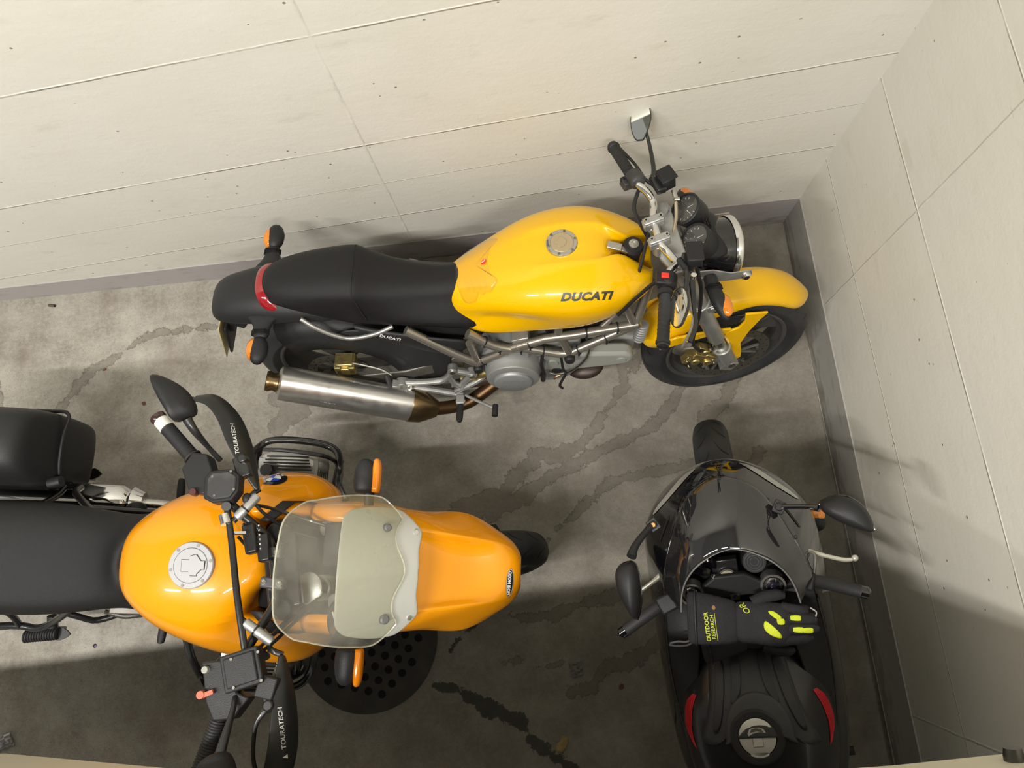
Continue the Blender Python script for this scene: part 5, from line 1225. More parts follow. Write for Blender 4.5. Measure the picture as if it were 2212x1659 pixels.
    MB().tube([(.15, -.10, .30), (.0, -.12, .28), (-.235, -.11, .31)], .03, 12).build('swingarm', 'alu_dark', B)

    # ================= steered part
    XF[0] = SB
    build_wheel(B, (1.268, 0, .312), .315, .115, .232, 'front_wheel', 'rim', 3, (-1, 1), .145, .07)
    for s in (1, -1):
        MB().lathe((1.268, s*.10, .31), (1.268-.66*math.sin(R(26)), s*.10, .31+.66*math.cos(R(26))), [(0, .032), (.45, .030), (.46, .021), (1, .021)], 20).build('fork_leg', 'alu', B)
    MB().cyl((1.268, -.12, .31), (1.268, .12, .31), .014, seg=14).build('axle', 'steel', B)
    rows = []
    for i in range(17):
        f = i/16; a = R(60+f*95); rr = .335; row = []
        for y, dr in ((-1, -.04), (-1, -.012), (-.7, .004), (0, .010), (.7, .004), (1, -.012), (1, -.04)): row.append(Vector((1.268+(rr+dr)*math.cos(a), y*.068, .31+(rr+dr)*math.sin(a))))
        rows.append(row)
    MB().grid(rows).build('inner_fender', 'black', B, solid=.003)
    # bars
    hb = MB().tube([(.612, .445, 1.075), (.70, .316, 1.078), (.752, .225, 1.070), (.80, .155, 1.050), (.852, .085, 1.005), (.858, .04, .995), (.858, -.04, .995), (.856, -.085, 1.005), (.812, -.165, 1.055), (.776, -.225, 1.070), (.742, -.30, 1.078), (.668, -.445, 1.075)], .0115, 14, 5).build('handlebar', 'metal_black', B)
    MB().tube([(.782, .170, 1.085), (.792, .08, 1.095), (.797, -.06, 1.095), (.803, -.185, 1.085)], .0085, 12, 3).cyl((.778, .175, 1.07), (.786, .165, 1.10), .012, seg=12).build('cross_brace', 'metal_black', B)
    for y in (.045, -.035):
        MB().box((.858, y, 1.012), (.062, .028, .022), (0, 0, -18)).box((.860, y, .985), (.045, .03, .03)).build('bar_clamp', mat('clamp_grey', (.10, .10, .11), .4, .5), B, bev=.005)
        for dx in (-.021, .021): MB().lathe((.858+dx*.95, y-dx*.3, 1.022), (.858+dx*.95, y-dx*.3, 1.0265), [(0, .008), (1, .0075), (1, .004), (.5, .004)], 14).build('bar_clamp_bolt', 'steel', B)
    MB().box((.868, 0, .955), (.09, .20, .03)).build('upper_fork_bridge', 'metal_black', B, bev=.008)
    MB().cyl((.868, .105, .94), (.866, .105, .985), .026, .022, 20).cyl((.868, -.105, .94), (.866, -.105, .985), .026, .022, 20).build('fork_cap', 'black', B) if False else None
    for s in (1, -1): MB().lathe((.868, s*.10, .93), (.866, s*.10, .985), [(0, .028), (.8, .028), (1, .022)], 20).build('fork_cap', 'metal_black', B)
    for a, b in ((Vector((.700, .316, 1.078)), Vector((.634, .413, 1.076))), (Vector((.742, -.300, 1.078)), Vector((.672, -.437, 1.075)))):
        d = b-a; L = d.length; o = MB().lathe(a, b, [(0, .0235), (.05, .0235), (.06, .018), (.97, .0175), (1, .020)], 24).build('grip', 'rubber', B)
        g = MB()
        for k in range(22): q = a+d*(.09+.86*k/21); g.lathe(q, q+d.normalized()*.0026, [(0, .0185), (.5, .0198), (1, .0185)], 20)
        r_ = g.build('grip_rib', 'rubber', o); r_['kind'] = 'stuff'
        dn = d.normalized(); MB().lathe(b, b+dn*.034, [(0, .0175), (.05, .020), (.9, .020), (1, .017)], 24).build('bar_end_sleeve', mat('white_sleeve', (.68, .68, .64), .35), o)
        MB().lathe(b+dn*.032, b+dn*.052, [(0, .018), (.3, .021), (.8, .021), (1, .012)], 24).build('bar_end_cap', mat('cap_brown', (.035, .012, .012), .2, coat=.6), o)
    # switch blocks with the fluid reservoirs
    def blk(cx, cy, cz, ang, s, items):
        m = Matrix.Translation((cx, cy, cz)) @ Matrix.Rotation(R(ang), 4, 'Z') @ Matrix.Rotation(R(0), 4, 'X')
        for nm, mt, par, b in items:
            b.v = [m @ p for p in b.v]; par_o = par() if par else B; out = b.build(nm, mt, par_o, bev=.004); ref[nm] = out
    ref = {}
    hex_ = [(-.045, -.030), (-.02, -.044), (.028, -.040), (.044, -.018), (.044, .024), (.020, .042), (-.032, .040), (-.046, .022)]
    blk(.772, .232, 1.092, -8, 1, [
        ('brake_reservoir', 'grey_plastic', None, MB().prism(hex_, (.012, -.012, .0), (1, 0, 0), (0, 1, 0), .040)),
        ('reservoir_lid', 'dusty', lambda: ref['brake_reservoir'], MB().prism([(a*.82, b*.82) for a, b in hex_], (.014, -.012, .022), (1, 0, 0), (0, 1, 0), .006)),
        ('switch_cluster', 'grey_plastic', None, MB().prism([(-.05, -.040), (.005, -.055), (.01, .0), (-.010, .055), (-.050, .062), (-.075, .02)], (-.025, .02, -.012), (1, 0, 0), (0, 1, 0), .05)),
        ('lever_bracket', 'metal_black', None, MB().box((.050, .040, -.015), (.035, .06, .028), (0, 0, 20)).cyl((.055, .058, -.02), (.055, .058, .012), .012, seg=16)),
    ])
    MB().cyl(Vector((.710, .215, 1.098)), Vector((.710, .215, 1.118)), .009, seg=14).build('starter_button', mat('button_brown', (.07, .02, .02), .4), B)
    MB().sphere((.835, .178, 1.085), (.012, .015, .012), 14, 8).build('hose_fitting', 'black', B)
    blk(.782, -.238, 1.092, 6, 1, [
        ('clutch_reservoir', 'grey_plastic', None, MB().box((.020, .005, .0), (.092, .085, .042)).box((.065, -.05, -.004), (.045, .05, .03), (0, 0, -30))),
        ('reservoir_lid', 'grey_plastic', lambda: ref['clutch_reservoir'], MB().box((.020, .005, .024), (.074, .068, .007))),
        ('switch_cluster', 'grey_plastic', None, MB().prism([(-.05, .060), (.0, .05), (.02, -.03), (.045, -.05), (.0, -.085), (-.045, -.075), (-.055, -.03)], (-.022, -.01, -.014), (1, 0, 0), (0, 1, 0), .048)),
        ('lever_bracket', 'metal_black', None, MB().box((.062, -.075, -.015), (.030, .06, .022), (0, 0, 5)).cyl((.062, -.09, -.02), (.062, -.09, .012), .013, seg=16)),
    ])
    s_ = MB()
    for x, y in ((-.01, -.035), (.055, -.032), (-.012, .028), (.052, .032)): s_.cyl((.782+.018+x-.005, -.238+y+.006, 1.118), (.782+.018+x-.005, -.238+y+.006, 1.122), .0035, seg=10)
    pieces(s_, 'lid_screw', 'alu_dark', ref['clutch_reservoir'])
    s_ = MB()
    for x, y in ((-.02, -.028), (.030, -.022), (-.022, .022), (.026, .026)): s_.cyl((.785+x, .222+y, 1.115), (.785+x, .222+y, 1.1185), .0035, seg=10)
    pieces(s_, 'lid_screw', 'alu_dark', ref['brake_reservoir'])
    MB().cyl((.718, -.215, 1.095), (.716, -.215, 1.113), .008, seg=12).build('switch_button', mat('button_pale', (.27, .27, .23), .5), B)
    MB().box((.722, -.268, 1.112), (.024, .010, .008), (0, 0, 10)).cyl((.705, -.268, 1.10), (.705, -.268, 1.118), .009, seg=14).build('turn_cancel_switch', mat('button_coral', (.50, .10, .05), .5), B)
    # levers
    MB().tube([(.818, .288, 1.075), (.810, .330, 1.070), (.790, .375, 1.062), (.765, .435, 1.050), (.755, .470, 1.045)], [.008, .006, .0055, .006, .006], 8, 4, flat=.8).build('brake_lever', 'metal_black', B)
    MB().tube([(.842, -.325, 1.075), (.815, -.350, 1.070), (.802, -.380, 1.062), (.793, -.43, 1.052), (.800, -.475, 1.045), (.812, -.492, 1.045)], [.008, .006, .0055, .0055, .006, .008], 8, 4, flat=.8).build('clutch_lever', 'metal_black', B)
    # silver bar weights that hold the guards
    for a, b in ((Vector((.802, .132, 1.085)), Vector((.862, .182, 1.080))), (Vector((.806, -.122, 1.085)), Vector((.868, -.182, 1.080)))):
        d = (b-a); o = MB().lathe(a, b, [(0, .006), (.06, .012), (.1, .0125), (.93, .0125), (1, .009)], 22).build('guard_mount', 'alu', B)
        MB().lathe(a+d*.40, a+d*.46, [(0, .0132), (1, .0132)], 22).lathe(a-d*.10, a+d*.06, [(0, .008), (1, .008)], 14).build('mount_ring', 'metal_black', o)
    # hand guards: curved blades with an outer strut
    def guard(s, outer, inner, txt_o, txt_u, txt_v):
        rows = []
        O = sm(outer, 5); I = sm(inner, 5)
        for p, q in zip(O, I):
            mid = p.lerp(q, .5)+Vector((.006, 0, .008)); rows.append([p, p.lerp(mid, .5), mid, q.lerp(mid, .5)+Vector((0, 0, .002)), q])
        g = MB().grid(rows).build('hand_guard', mat('guard_black', (.016, .017, .017), .38), B, solid=.0035, sub=1)
        bg2 = bvh_of(g)
        o, u, v = Xp(txt_o), Xd(txt_u), Xd(txt_v)
        text_on('guard_lettering', 'TOURATECH', .0165, g, o, u, v, 'white', g, shear=.12, bold=.0002, bvh=bg2, lift=.0016, spacing=1.02, stretch=(.92, .85))
        tri = [(-.0065, -.004), (.0065, -.004), (.0, .0075)]; uu = Vector(u).normalized()
        project('guard_logo', [(-.0045, -.006), (.0045, -.006), (.0, .006)], [(0, 1, 2)], g, o-uu*.062, u, v, 'white', g, .0016, bvh=bg2)
        return g
    gL = guard(1, [(.705, .500, 1.055), (.762, .492, 1.045), (.812, .430, 1.035), (.838, .350, 1.03), (.850, .270, 1.035), (.856, .205, 1.045)],
               [(.698, .480, 1.070), (.742, .455, 1.085), (.774, .405, 1.095), (.796, .335, 1.098), (.820, .268, 1.085), (.848, .200, 1.060)], (.815, .345, 1.085), (-.10, 1, 0), (-.94, -.15, .35))
    MB().tube([(.858, .206, 1.050), (.835, .190, 1.060), (.842, .165, 1.072), (.862, .178, 1.080)], .0075, 8, 2, flat=.7).build('guard_strut', 'metal_black', gL)
    MB().tube([(.705, .490, 1.062), (.678, .470, 1.070), (.655, .452, 1.075)], .0085, 8, 2, flat=.7).build('guard_strut', 'metal_black', gL)
    gR = guard(-1, [(.884, -.215, 1.045), (.896, -.285, 1.035), (.898, -.36, 1.03), (.890, -.43, 1.03), (.862, -.495, 1.035), (.80, -.53, 1.05)],
               [(.874, -.212, 1.060), (.866, -.280, 1.088), (.856, -.35, 1.098), (.842, -.415, 1.098), (.818, -.468, 1.085), (.78, -.505, 1.068)], (.877, -.375, 1.085), (-.03, 1, 0), (-.94, -.02, .35))
    MB().tube([(.882, -.214, 1.052), (.855, -.196, 1.062), (.866, -.180, 1.078)], .0075, 8, 2, flat=.7).build('guard_strut', 'metal_black', gR)
    # mirrors (backs of the shells face the viewer)
    def mir(c, pts, stem):
        P2 = sm([(a, b, 0) for a, b in pts], 3, True); rings = []
        for f, dz in ((.93, -.022), (1.0, -.010), (.97, .004), (.82, .016), (.5, .024), (.2, .026)): rings.append([Vector((c[0]+p.x*f, c[1]+p.y*f, c[2]+dz-(p.x*f)*.35)) for p in P2])
        o = MB().loft(rings).build('mirror', 'black', B); MB().tube(stem, [.007, .0065, .010, .012], 10, 4).build('mirror_stem', 'metal_black', o)
        MB().loft([[Vector((c[0]+p.x*.9, c[1]+p.y*.9, c[2]-.022-dz-(p.x*.9)*.35)) for p in P2] for dz in (0, .002)]).build('mirror_glass', 'mirror', o)
    mir((.718, .432, 1.215), [(-.050, .070), (-.022, .066), (.018, .035), (.042, -.005), (.044, -.040), (.020, -.052), (-.004, -.056), (-.022, -.020), (-.040, .025)], [(.775, .292, 1.09), (.762, .320, 1.13), (.752, .350, 1.18), (.742, .380, 1.200)])
    mir((.765, -.455, 1.205), [(-.040, -.10), (-.045, -.03), (-.030, .045), (.0, .062), (.030, .055), (.042, .0), (.040, -.08), (.0, -.13)], [(.780, -.288, 1.10), (.782, -.32, 1.13), (.778, -.37, 1.17), (.772, -.41, 1.195)])
    # cables over the tank and an ignition / lamp box on the left of the bars
    for p in ([(.835, .185, 1.07), (.86, .14, 1.03), (.90, .10, .97), (.96, .07, .93)], [(.830, .170, 1.06), (.87, .16, 1.00), (.93, .13, .95), (.99, .10, .92)],
              [(.80, .13, 1.03), (.83, .09, 1.0), (.84, .05, .95), (.86, .03, .9)], [(.78, .10, 1.02), (.80, .07, .99), (.86, .06, 1.0), (.90, .07, .96)],
              [(.84, -.18, 1.06), (.87, -.15, 1.02), (.90, -.12, .97), (.95, -.08, .92)], [(.83, -.20, 1.06), (.86, -.17, 1.01), (.88, -.14, .96), (.92, -.10, .90)], [(.82, -.19, 1.05), (.84, -.16, 1.0), (.87, -.12, .95)]):
        MB().tube(p, .0045, 8, 5).build('control_cable', 'metal_black', B)
    lb = MB().box((.822, .082, 1.045), (.032, .078, .028), (0, 0, 4)).build('lamp_box', 'metal_black', B, bev=.006)
    s_ = MB()
    for k in range(6): s_.sphere((.845, .112-k*.012, 1.045), .004, 10, 6)
    pieces(s_, 'led', 'chrome', lb)
    MB().box((.850, .055, 1.030), (.03, .07, .03)).build('lamp_bracket', 'metal_black', B, bev=.004)
    MB().cyl((.783, .120, 1.10), (.779, .145, 1.10), .013, seg=18).cyl((.780, .10, 1.085), (.82, .095, 1.07), .005, seg=8).build('brace_clamp', 'chrome', B)
    XF[0] = None
    MB().tube([(.30, .16, .30), (.27, .22, .18), (.22, .30, .012)], .011, 10, 2).cyl((.22, .30, .0), (.22, .30, .010), .024, seg=14).build('side_stand', 'metal_black', B)
adventure()
# ================================================================ the black sport bike under the parapet
CM = bike_matrix(-.413, -2.55, 90.5, 14)
K = empty('motorcycle', CM, label='black faired sport bike with red wing stickers on its tank', cat='motorcycle')
SC = steer_matrix(2, 24, 1.49)

def sportbike():
    build_wheel(K, (0, 0, .312), .314, .18, .218, 'rear_wheel', 'rim', 3, (-1,), .11, .10)
    # ---- full fairing: one shell from the right flank round the nose to the left flank
    half = [[(1.452, 0, .930), (1.485, 0, .885), (1.505, 0, .835), (1.520, 0, .780), (1.495, 0, .720)],
            [(1.437, .050, .927), (1.470, .055, .880), (1.493, .062, .830), (1.508, .072, .770), (1.475, .065, .700)],
            [(1.400, .098, .918), (1.430, .110, .870), (1.455, .125, .820), (1.474, .142, .755), (1.440, .125, .660)],
            [(1.345, .132, .911), (1.375, .155, .862), (1.402, .180, .805), (1.422, .206, .738), (1.395, .180, .610)],
            [(1.280, .158, .905), (1.305, .185, .855), (1.330, .217, .795), (1.352, .250, .722), (1.335, .220, .560)],
            [(1.235, .178, .898), (1.250, .205, .845), (1.262, .230, .780), (1.272, .262, .700), (1.270, .240, .480)],
            [(1.160, .198, .872), (1.160, .215, .830), (1.160, .236, .770), (1.160, .262, .670), (1.160, .240, .380)],
            [(1.060, .212, .800), (1.060, .225, .775), (1.060, .240, .730), (1.060, .260, .650), (1.060, .240, .300)],
            [(.930, .222, .730), (.925, .232, .710), (.920, .246, .670), (.910, .263, .610), (.905, .240, .270)],
            [(.790, .212, .680), (.785, .225, .660), (.780, .240, .630), (.765, .260, .585), (.770, .230, .270)],
            [(.670, .200, .620), (.665, .212, .610), (.660, .225, .590), (.640, .250, .560), (.650, .215, .300)],
            [(.585, .190, .560), (.580, .200, .550), (.575, .212, .540), (.570, .225, .520), (.590, .20, .380)]]
    rows = [[(x, -y, z) for x, y, z in r] for r in half[::-1]]+half[1:]
    fa = MB().grid(rows).build('fairing', 'gloss', K, sub=2, solid=.004)
    bf = bvh_of(fa)
    clear = mat('headlamp_glass', (.34, .34, .31), .06, .2, coat=1)
    for s in (1, -1):
        o = (1.425, s*.120, .815); n = Vector((.62, s*.45, .64)).normalized(); u = Vector((-.62, s*.78, 0)).normalized(); u = (u-n*u.dot(n)).normalized(); v = n.cross(u) if s > 0 else n.cross(u)
        sh = [(-.085, .012), (-.03, .024), (.03, .016), (.085, -.012), (.098, -.030), (.07, -.024), (.02, -.008), (-.05, -.006)]
        P2 = sm([(a, b*s, 0) for a, b in sh], 3, True); vs = [(q.x, q.y) for q in P2]; cx_ = sum(q[0] for q in vs)/len(vs); cy_ = sum(q[1] for q in vs)/len(vs)
        project('headlamp', [(cx_, cy_)]+vs, [(0, 1+i, 1+(i+1) % len(vs)) for i in range(len(vs))], fa, o, u, v, clear, fa, .002, subdiv=2, bvh=bf)
        sl = [(-.03, -.006), (.045, -.004), (.052, .004), (-.02, .006)]
        project('fairing_slot', sl, [(0, 1, 2, 3)], fa, (1.33, s*.155, .86), (-.75, s*.62, -.1), n.cross(Vector((-.75, s*.62, -.1))), 'interior', fa, .0015, subdiv=2, bvh=bf)
        for p in ((1.375, s*.115, .91), (1.27, s*.170, .90)):
            h = bf.ray_cast(Vector(p)+Vector((0, 0, .2)), Vector((0, 0, -1)))[0] or Vector(p)
            MB().lathe(h+Vector((0, 0, -.003)), h+Vector((0, 0, .003)), [(0, .0055), (.6, .0055), (1, .003)], 12).build('fairing_screw', 'black', fa)
        # inner panels beside the tank
        MB().grid([[(x, s*y, z) for y, z in r] for x, r in (
            (1.165, [(.112, .80), (.16, .835), (.198, .868)]), (1.10, [(.11, .815), (.155, .825), (.205, .82)]), (1.03, [(.115, .81), (.165, .805), (.214, .785)]),
            (.95, [(.13, .80), (.18, .785), (.222, .738)]), (.86, [(.15, .79), (.195, .755), (.218, .70)]), (.78, [(.16, .78), (.20, .72), (.212, .675)]))]).build('inner_panel', 'grey_plastic', K, sub=1, solid=.003)
    # ---- smoked double-bubble screen
    bot = sm([(1.162, .198, .876), (1.236, .178, .901), (1.282, .158, .908), (1.347, .132, .914), (1.402, .098, .921), (1.438, .050, .930), (1.454, 0, .933)], 3)
    top = sm([(1.105, .152, .925), (1.150, .143, .943), (1.185, .126, .958), (1.212, .102, .975), (1.232, .074, .987), (1.250, .038, .994), (1.258, 0, .997)], 3)
    B2 = bot+[Vector((p.x, -p.y, p.z)) for p in bot[-2::-1]]; T2 = top+[Vector((p.x, -p.y, p.z)) for p in top[-2::-1]]
    rows = []
    for i in range(11):
        f = i/10; row = []
        for k, (p, q) in enumerate(zip(B2, T2)):
            m = p.lerp(q, f); e = 1-abs(k-len(B2)//2)/(len(B2)//2)
            m = m+Vector((0, 0, .022*math.sin(f*PI)*min(1, e*1.6)+.012*math.exp(-((m.y/.055)**2))*f)); row.append(m)
        rows.append(row)
    MB().grid(rows).build('windscreen', mat('screen_smoke_gloss', (.012, .012, .013), .04, coat=1), K, sub=1, solid=.003)
    MB().tube([T2[i]+Vector((0, 0, .001)) for i in range(0, len(T2), 2)], .0022, 6, 2).build('screen_edge', mat('edge_grey', (.16, .16, .16), .3), K)
    MB().box((1.22, 0, .76), (.24, .27, .10)).box((1.05, 0, .70), (.24, .30, .16)).box((.75, 0, .50), (.60, .34, .34)).box((1.25, 0, .62), (.22, .26, .2)).build('inner_frame', 'interior', K, bev=.01)
    cl = MB().lathe((1.255, .075, .83), (1.215, .085, .865), [(0, .04), (.7, .045), (1, .040)], 28).build('instrument_pod', 'gloss', K)
    MB().cyl((1.205, .07, .872), (1.195, .075, .878), .010, seg=12).cyl((1.19, .055, .872), (1.18, .06, .876), .007, seg=12).build('hose_joint', 'steel', K)
    # ---- tank with a matt cover, cap and pads
    st = [(1.015, .775, [.03, .075, .105, .115, .11]), (.99, .805, [.04, .09, .125, .140, .135]), (.94, .836, [.055, .11, .150, .172, .17]), (.88, .860, [.06, .122, .172, .196, .19]), (.81, .875, [.065, .130, .182, .207, .20]),
          (.74, .880, [.068, .132, .184, .207, .20]), (.67, .874, [.066, .128, .175, .198, .19]), (.60, .855, [.060, .115, .155, .172, .165]), (.53, .820, [.05, .09, .118, .130, .125]), (.47, .785, [.035, .065, .085, .092, .09])]
    tank = MB().half([[(x, 0, z), (x, w_[0], z-.003), (x, w_[1], z-.022), (x, w_[2], z-.062), (x, w_[3], z-.125), (x, w_[4], z-.22)] for x, z, w_ in st]).build('fuel_tank', mat('tank_black', (.009, .009, .010), .33, coat=.3), K, sub=2)
    bt = bvh_of(tank)
    def pad(name, pts, m, lift, th=.003):
        P2 = sm([(a, b, 0) for a, b in pts], 3, True); vs = [(q.x, q.y) for q in P2]; cx_ = sum(q[0] for q in vs)/len(vs); cy_ = sum(q[1] for q in vs)/len(vs)
        o = project(name, [(cx_, cy_)]+vs, [(0, 1+i, 1+(i+1) % len(vs)) for i in range(len(vs))], tank, (0, 0, .9), (1, 0, 0), (0, 1, 0), m, tank, lift, subdiv=3, bvh=bt, reach=.3)
        md = o.modifiers.new('s', 'SOLIDIFY'); md.thickness = th; md.offset = 1; return o
    rub = mat('cover_rubber', (.030, .030, .031), .55, var=(5, .5, (.055, .055, .052)), bump=(60, .2)); rub2 = mat('cover_rubber_dark', (.016, .016, .017), .5)
    pad('tank_cover', [(.995, .095), (1.0, 0), (.995, -.085), (.93, -.100), (.86, -.112), (.795, -.135), (.755, -.150), (.750, -.120), (.775, -.085), (.80, -.05), (.83, 0), (.80, .055), (.775, .09), (.755, .12), (.765, .150), (.81, .135), (.87, .118), (.94, .110)], rub, .004, .004)
    pad('cover_groove', [(.975, .045), (.975, .025), (.90, .030), (.86, .050), (.86, .062), (.91, .052)], rub2, .0085, .001)
    pad('cover_groove', [(.975, -.045), (.975, -.025), (.90, -.030), (.86, -.050), (.86, -.062), (.91, -.052)], rub2, .0085, .001)
    pad('cover_groove', [(.96, .088), (.955, .070), (.87, .080), (.80, .100), (.79, .118), (.87, .102)], rub2, .0085, .001)
    pad('cover_groove', [(.96, -.080), (.955, -.062), (.87, -.075), (.80, -.100), (.79, -.118), (.87, -.102)], rub2, .0085, .001)
    a_ = [(.78+.105*math.cos(R(t)), .105*math.sin(R(t))*.82) for t in range(-95, 96, 19)]
    pad('cap_surround', a_+[(.76, .088), (.775, .06), (.775, -.06), (.76, -.088)], rub, .010, .005)
    h = bt.ray_cast(Vector((.778, .008, 1.2)), Vector((0, 0, -1)))[0]; c = Vector((.778, .008, h.z)); n = Vector((0, 0, 1))
    cap = MB().lathe(c-n*.01, c+n*.014, [(0, .070), (.7, .069), (1, .063), (1, .050), (.85, .048)], 56, False).build('filler_cap', rub2, tank, ang=30)
    silver = mat('cap_silver', (.60, .585, .54), .35, .35)
    MB().lathe(c+n*.002, c+n*.012, [(0, .046), (.9, .046), (1, .0445)], 48).build('cap_lid', silver, cap)
    MB().box(c+n*.007+Vector((-.046, 0, 0)), (.022, .046, .010)).build('cap_hinge', silver, cap, bev=.002)
    ol = [(.020, -.018), (.024, -.008), (.024, .008), (.020, .018), (.010, .023), (.002, .022), (.0, .012), (-.022, .012), (-.022, -.012), (.0, -.012), (.002, -.022), (.010, -.023)]
    MB().prism([(a*1.06, b*1.07) for a, b in ol], c+n*.0122, (1, 0, 0), (0, 1, 0), .0012).build('flap_gap', 'groove', cap, flat=True)
    MB().prism(ol, c+n*.0130, (1, 0, 0), (0, 1, 0), .0020).build('key_flap', silver, cap, flat=True)
    MB().prism([(.012, -.017), (.021, -.012), (.023, 0), (.021, .012), (.012, .017), (.015, 0)], c+n*.0138, (1, 0, 0), (0, 1, 0), .0020).build('finger_notch', 'alu_dark', cap, flat=True)
    # wing stickers on both flanks of the tank
    redm = mat('sticker_red', (.55, .012, .02), .4); redd = mat('sticker_line', (.16, .0, .005), .5)
    for s in (1, -1):
        n = Vector((0, s*.80, .60)).normalized(); u = Vector((1, 0, 0)); v = n.cross(u).normalized()
        org = Vector((.805, s*.178, .80)); outl = [(.068, -.026*s), (.070, -.010*s), (.050, .016*s), (.030, .026*s), (.005, .030*s), (-.012, .026*s), (-.030, .014*s), (-.042, .0*s), (-.058, -.012*s), (-.066, -.024*s), (-.040, -.016*s), (-.010, -.010*s), (.030, -.014*s)]
        sg_ = 1
        w = project('wing_sticker', outl, [tuple(range(len(outl)))], tank, org, u, v, redm, tank, .0015, subdiv=2, bvh=bt)
        for j in range(4):
            pts = []; f0 = .2+.2*j
            top_ = [(.060-.004*j, (-.016+.010*j)*s), (.02, (-.008+.009*j)*s), (-.02+.003*j, (-.010+.0085*j)*s), (-.052+.010*j, (-.019+.0095*j)*s)]
            P3 = sm([(a, b, 0) for a, b in top_], 4); vv = []
            for q in P3: vv += [(q.x, q.y-.0006), (q.x, q.y+.0006)]
            project('feather_line', vv, [(2*i, 2*i+2, 2*i+3, 2*i+1) for i in range(len(P3)-1)], tank, org, u, v, redd, w, .0022, bvh=bt)
    # ---- seat and tail (mostly beneath the parapet)
    MB().half([[(x, 0, z), (x, w_*.6, z-.004), (x, w_, z-.03), (x, w_*1.05, z-.08)] for x, z, w_ in ((.50, .815, .07), (.46, .805, .10), (.38, .80, .115), (.28, .80, .13), (.20, .81, .14), (.12, .84, .12))]).build('seat', 'seat', K, sub=2)
    MB().half([[(x, 0, z), (x, w_*.6, z-.004), (x, w_, z-.03), (x, w_*.8, z-.12)] for x, z, w_ in ((.20, .86, .10), (.10, .89, .13), (-.05, .92, .12), (-.2, .94, .09), (-.33, .94, .05))]).build('tail_unit', 'gloss', K, sub=2)
    for s in (1, -1): MB().loft([[(x, s*y-.015, z+h), (x, s*y+.015, z+h), (x, s*y+.015, z-h), (x, s*y-.015, z-h)] for x, y, z, h in ((-.05, .125, .31, .025), (.2, .125, .34, .035), (.48, .10, .42, .05))]).build('swingarm', 'alu_dark', K, bev=.004)
    MB().tube([(.46, .10, .60), (.2, .09, .76), (-.15, .07, .88)], .012, 10, 3).build('subframe_tube', 'metal_black', K)
    MB().cyl((.585, -.20, .31), (.590, -.275, .315), .014, .013, 16).build('footpeg', 'rubber', K)
    MB().tube([(.59, -.262, .31), (.60, -.268, .27), (.62, -.27, .25)], .004, 8, 2).build('peg_feeler', 'steel', K)
    MB().tube([(.44, .16, .28), (.40, .24, .14), (.36, .330, .084)], .010, 10, 2).build('side_stand', 'metal_black', K)
    # ---- mirrors
    def mir(s, arm, hub, body):
        MB().tube(arm, [.012, .009, .010, .014] if s > 0 else [.010, .006, .0065, .011], 10, 5).build('mirror_arm', 'black' if s > 0 else 'gloss', K)
        P2 = sm([(a, b, 0) for a, b in body[1]], 3, True); c = Vector(body[0]); u = Vector(body[2]).normalized(); v = Vector(body[3]); v = (v-u*v.dot(u)).normalized(); n = u.cross(v)
        if n.z < 0: n = -n
        rings = [[c+u*p.x*f+v*p.y*f+n*dz for p in P2] for f, dz in ((.96, -.018), (1.0, -.006), (.97, .010), (.84, .024), (.55, .033), (.2, .036))]
        o = MB().loft(rings).build('mirror', 'black', K)
        MB().loft([[c+u*p.x*f+v*p.y*f+n*dz for p in P2] for f, dz in ((.93, -.0185), (.90, -.020))]).build('mirror_glass', 'mirror', o)
        MB().tube([c+u*p.x*1.005+v*p.y*1.005+n*-.008 for p in P2[::2]], .0025, 6, 2, closed=True).build('mirror_rim', 'gloss', o)
    mir(1, [(1.345, .192, .905), (1.325, .215, .93), (1.290, .245, .965), (1.262, .258, .985)], None,
        ((1.190, .266, .990), [(-.088, .014), (-.040, .034), (.010, .040), (.045, .032), (.058, .010), (.056, -.018), (.030, -.024), (-.015, -.020), (-.06, -.008)], (1, .12, 0), (-.1, 1, -.25)))
    mir(-1, [(1.352, -.140, .930), (1.350, -.165, .950), (1.345, -.205, .972), (1.338, -.232, .988)], None,
        ((1.315, -.292, 1.0), [(-.066, -.012), (-.062, -.026), (.0, -.024), (.052, -.010), (.066, .006), (.058, .020), (.030, .038), (-.005, .040), (-.040, .022)], (.40, .92, 0) , (1, -.4, .2)))
    for s, p in ((1, (1.340, .195, .905)), (-1, (1.352, -.140, .928))):
        MB().box(p, (.035, .03, .02), (0, 0, 30*s)).cyl((p[0], p[1], p[2]), (p[0], p[1], p[2]+.016), .011, seg=16).build('mirror_mount', 'metal_black', K, bev=.003)
        MB().cyl((p[0], p[1], p[2]+.014), (p[0], p[1], p[2]+.019), .006, seg=10).build('mount_bolt', mat('copper_bolt', (.6, .25, .08), .3, .9) if s > 0 else 'metal_black', K)
    # ---- indicators on the fairing flanks
    for s in (1, -1):
        MB().sphere((1.305, s*.258, .610) if s < 0 else (1.25, .235, .52), (.030, .028, .020), 16, 10).build('indicator_body', 'black', K)
        MB().sphere((1.322, s*.262, .614) if s < 0 else (1.262, .240, .525), (.022, .024, .016), 16, 10).build('indicator_lens', 'amber', K)

    # ================= steered part
    XF[0] = SC
    dy = .012
    build_wheel(K, (1.395, 0, .30), .302, .122, .218, 'front_wheel', 'rim', 3, (-1, 1), .150, .068)
    rows = []
    for i in range(15):
        f = i/14; a = R(66+f*80); row = []
        wd = .068*(.55+.45*min(1, f*4)) if f < .25 else .068
        for y, dr in ((-1.02, -.05), (-1, -.014), (-.75, .006), (0, .016), (.75, .006), (1, -.014), (1.02, -.05)): row.append(Vector((1.395+(.318+dr)*math.cos(a), y*wd, .30+(.318+dr)*math.sin(a))))
        rows.append(row)
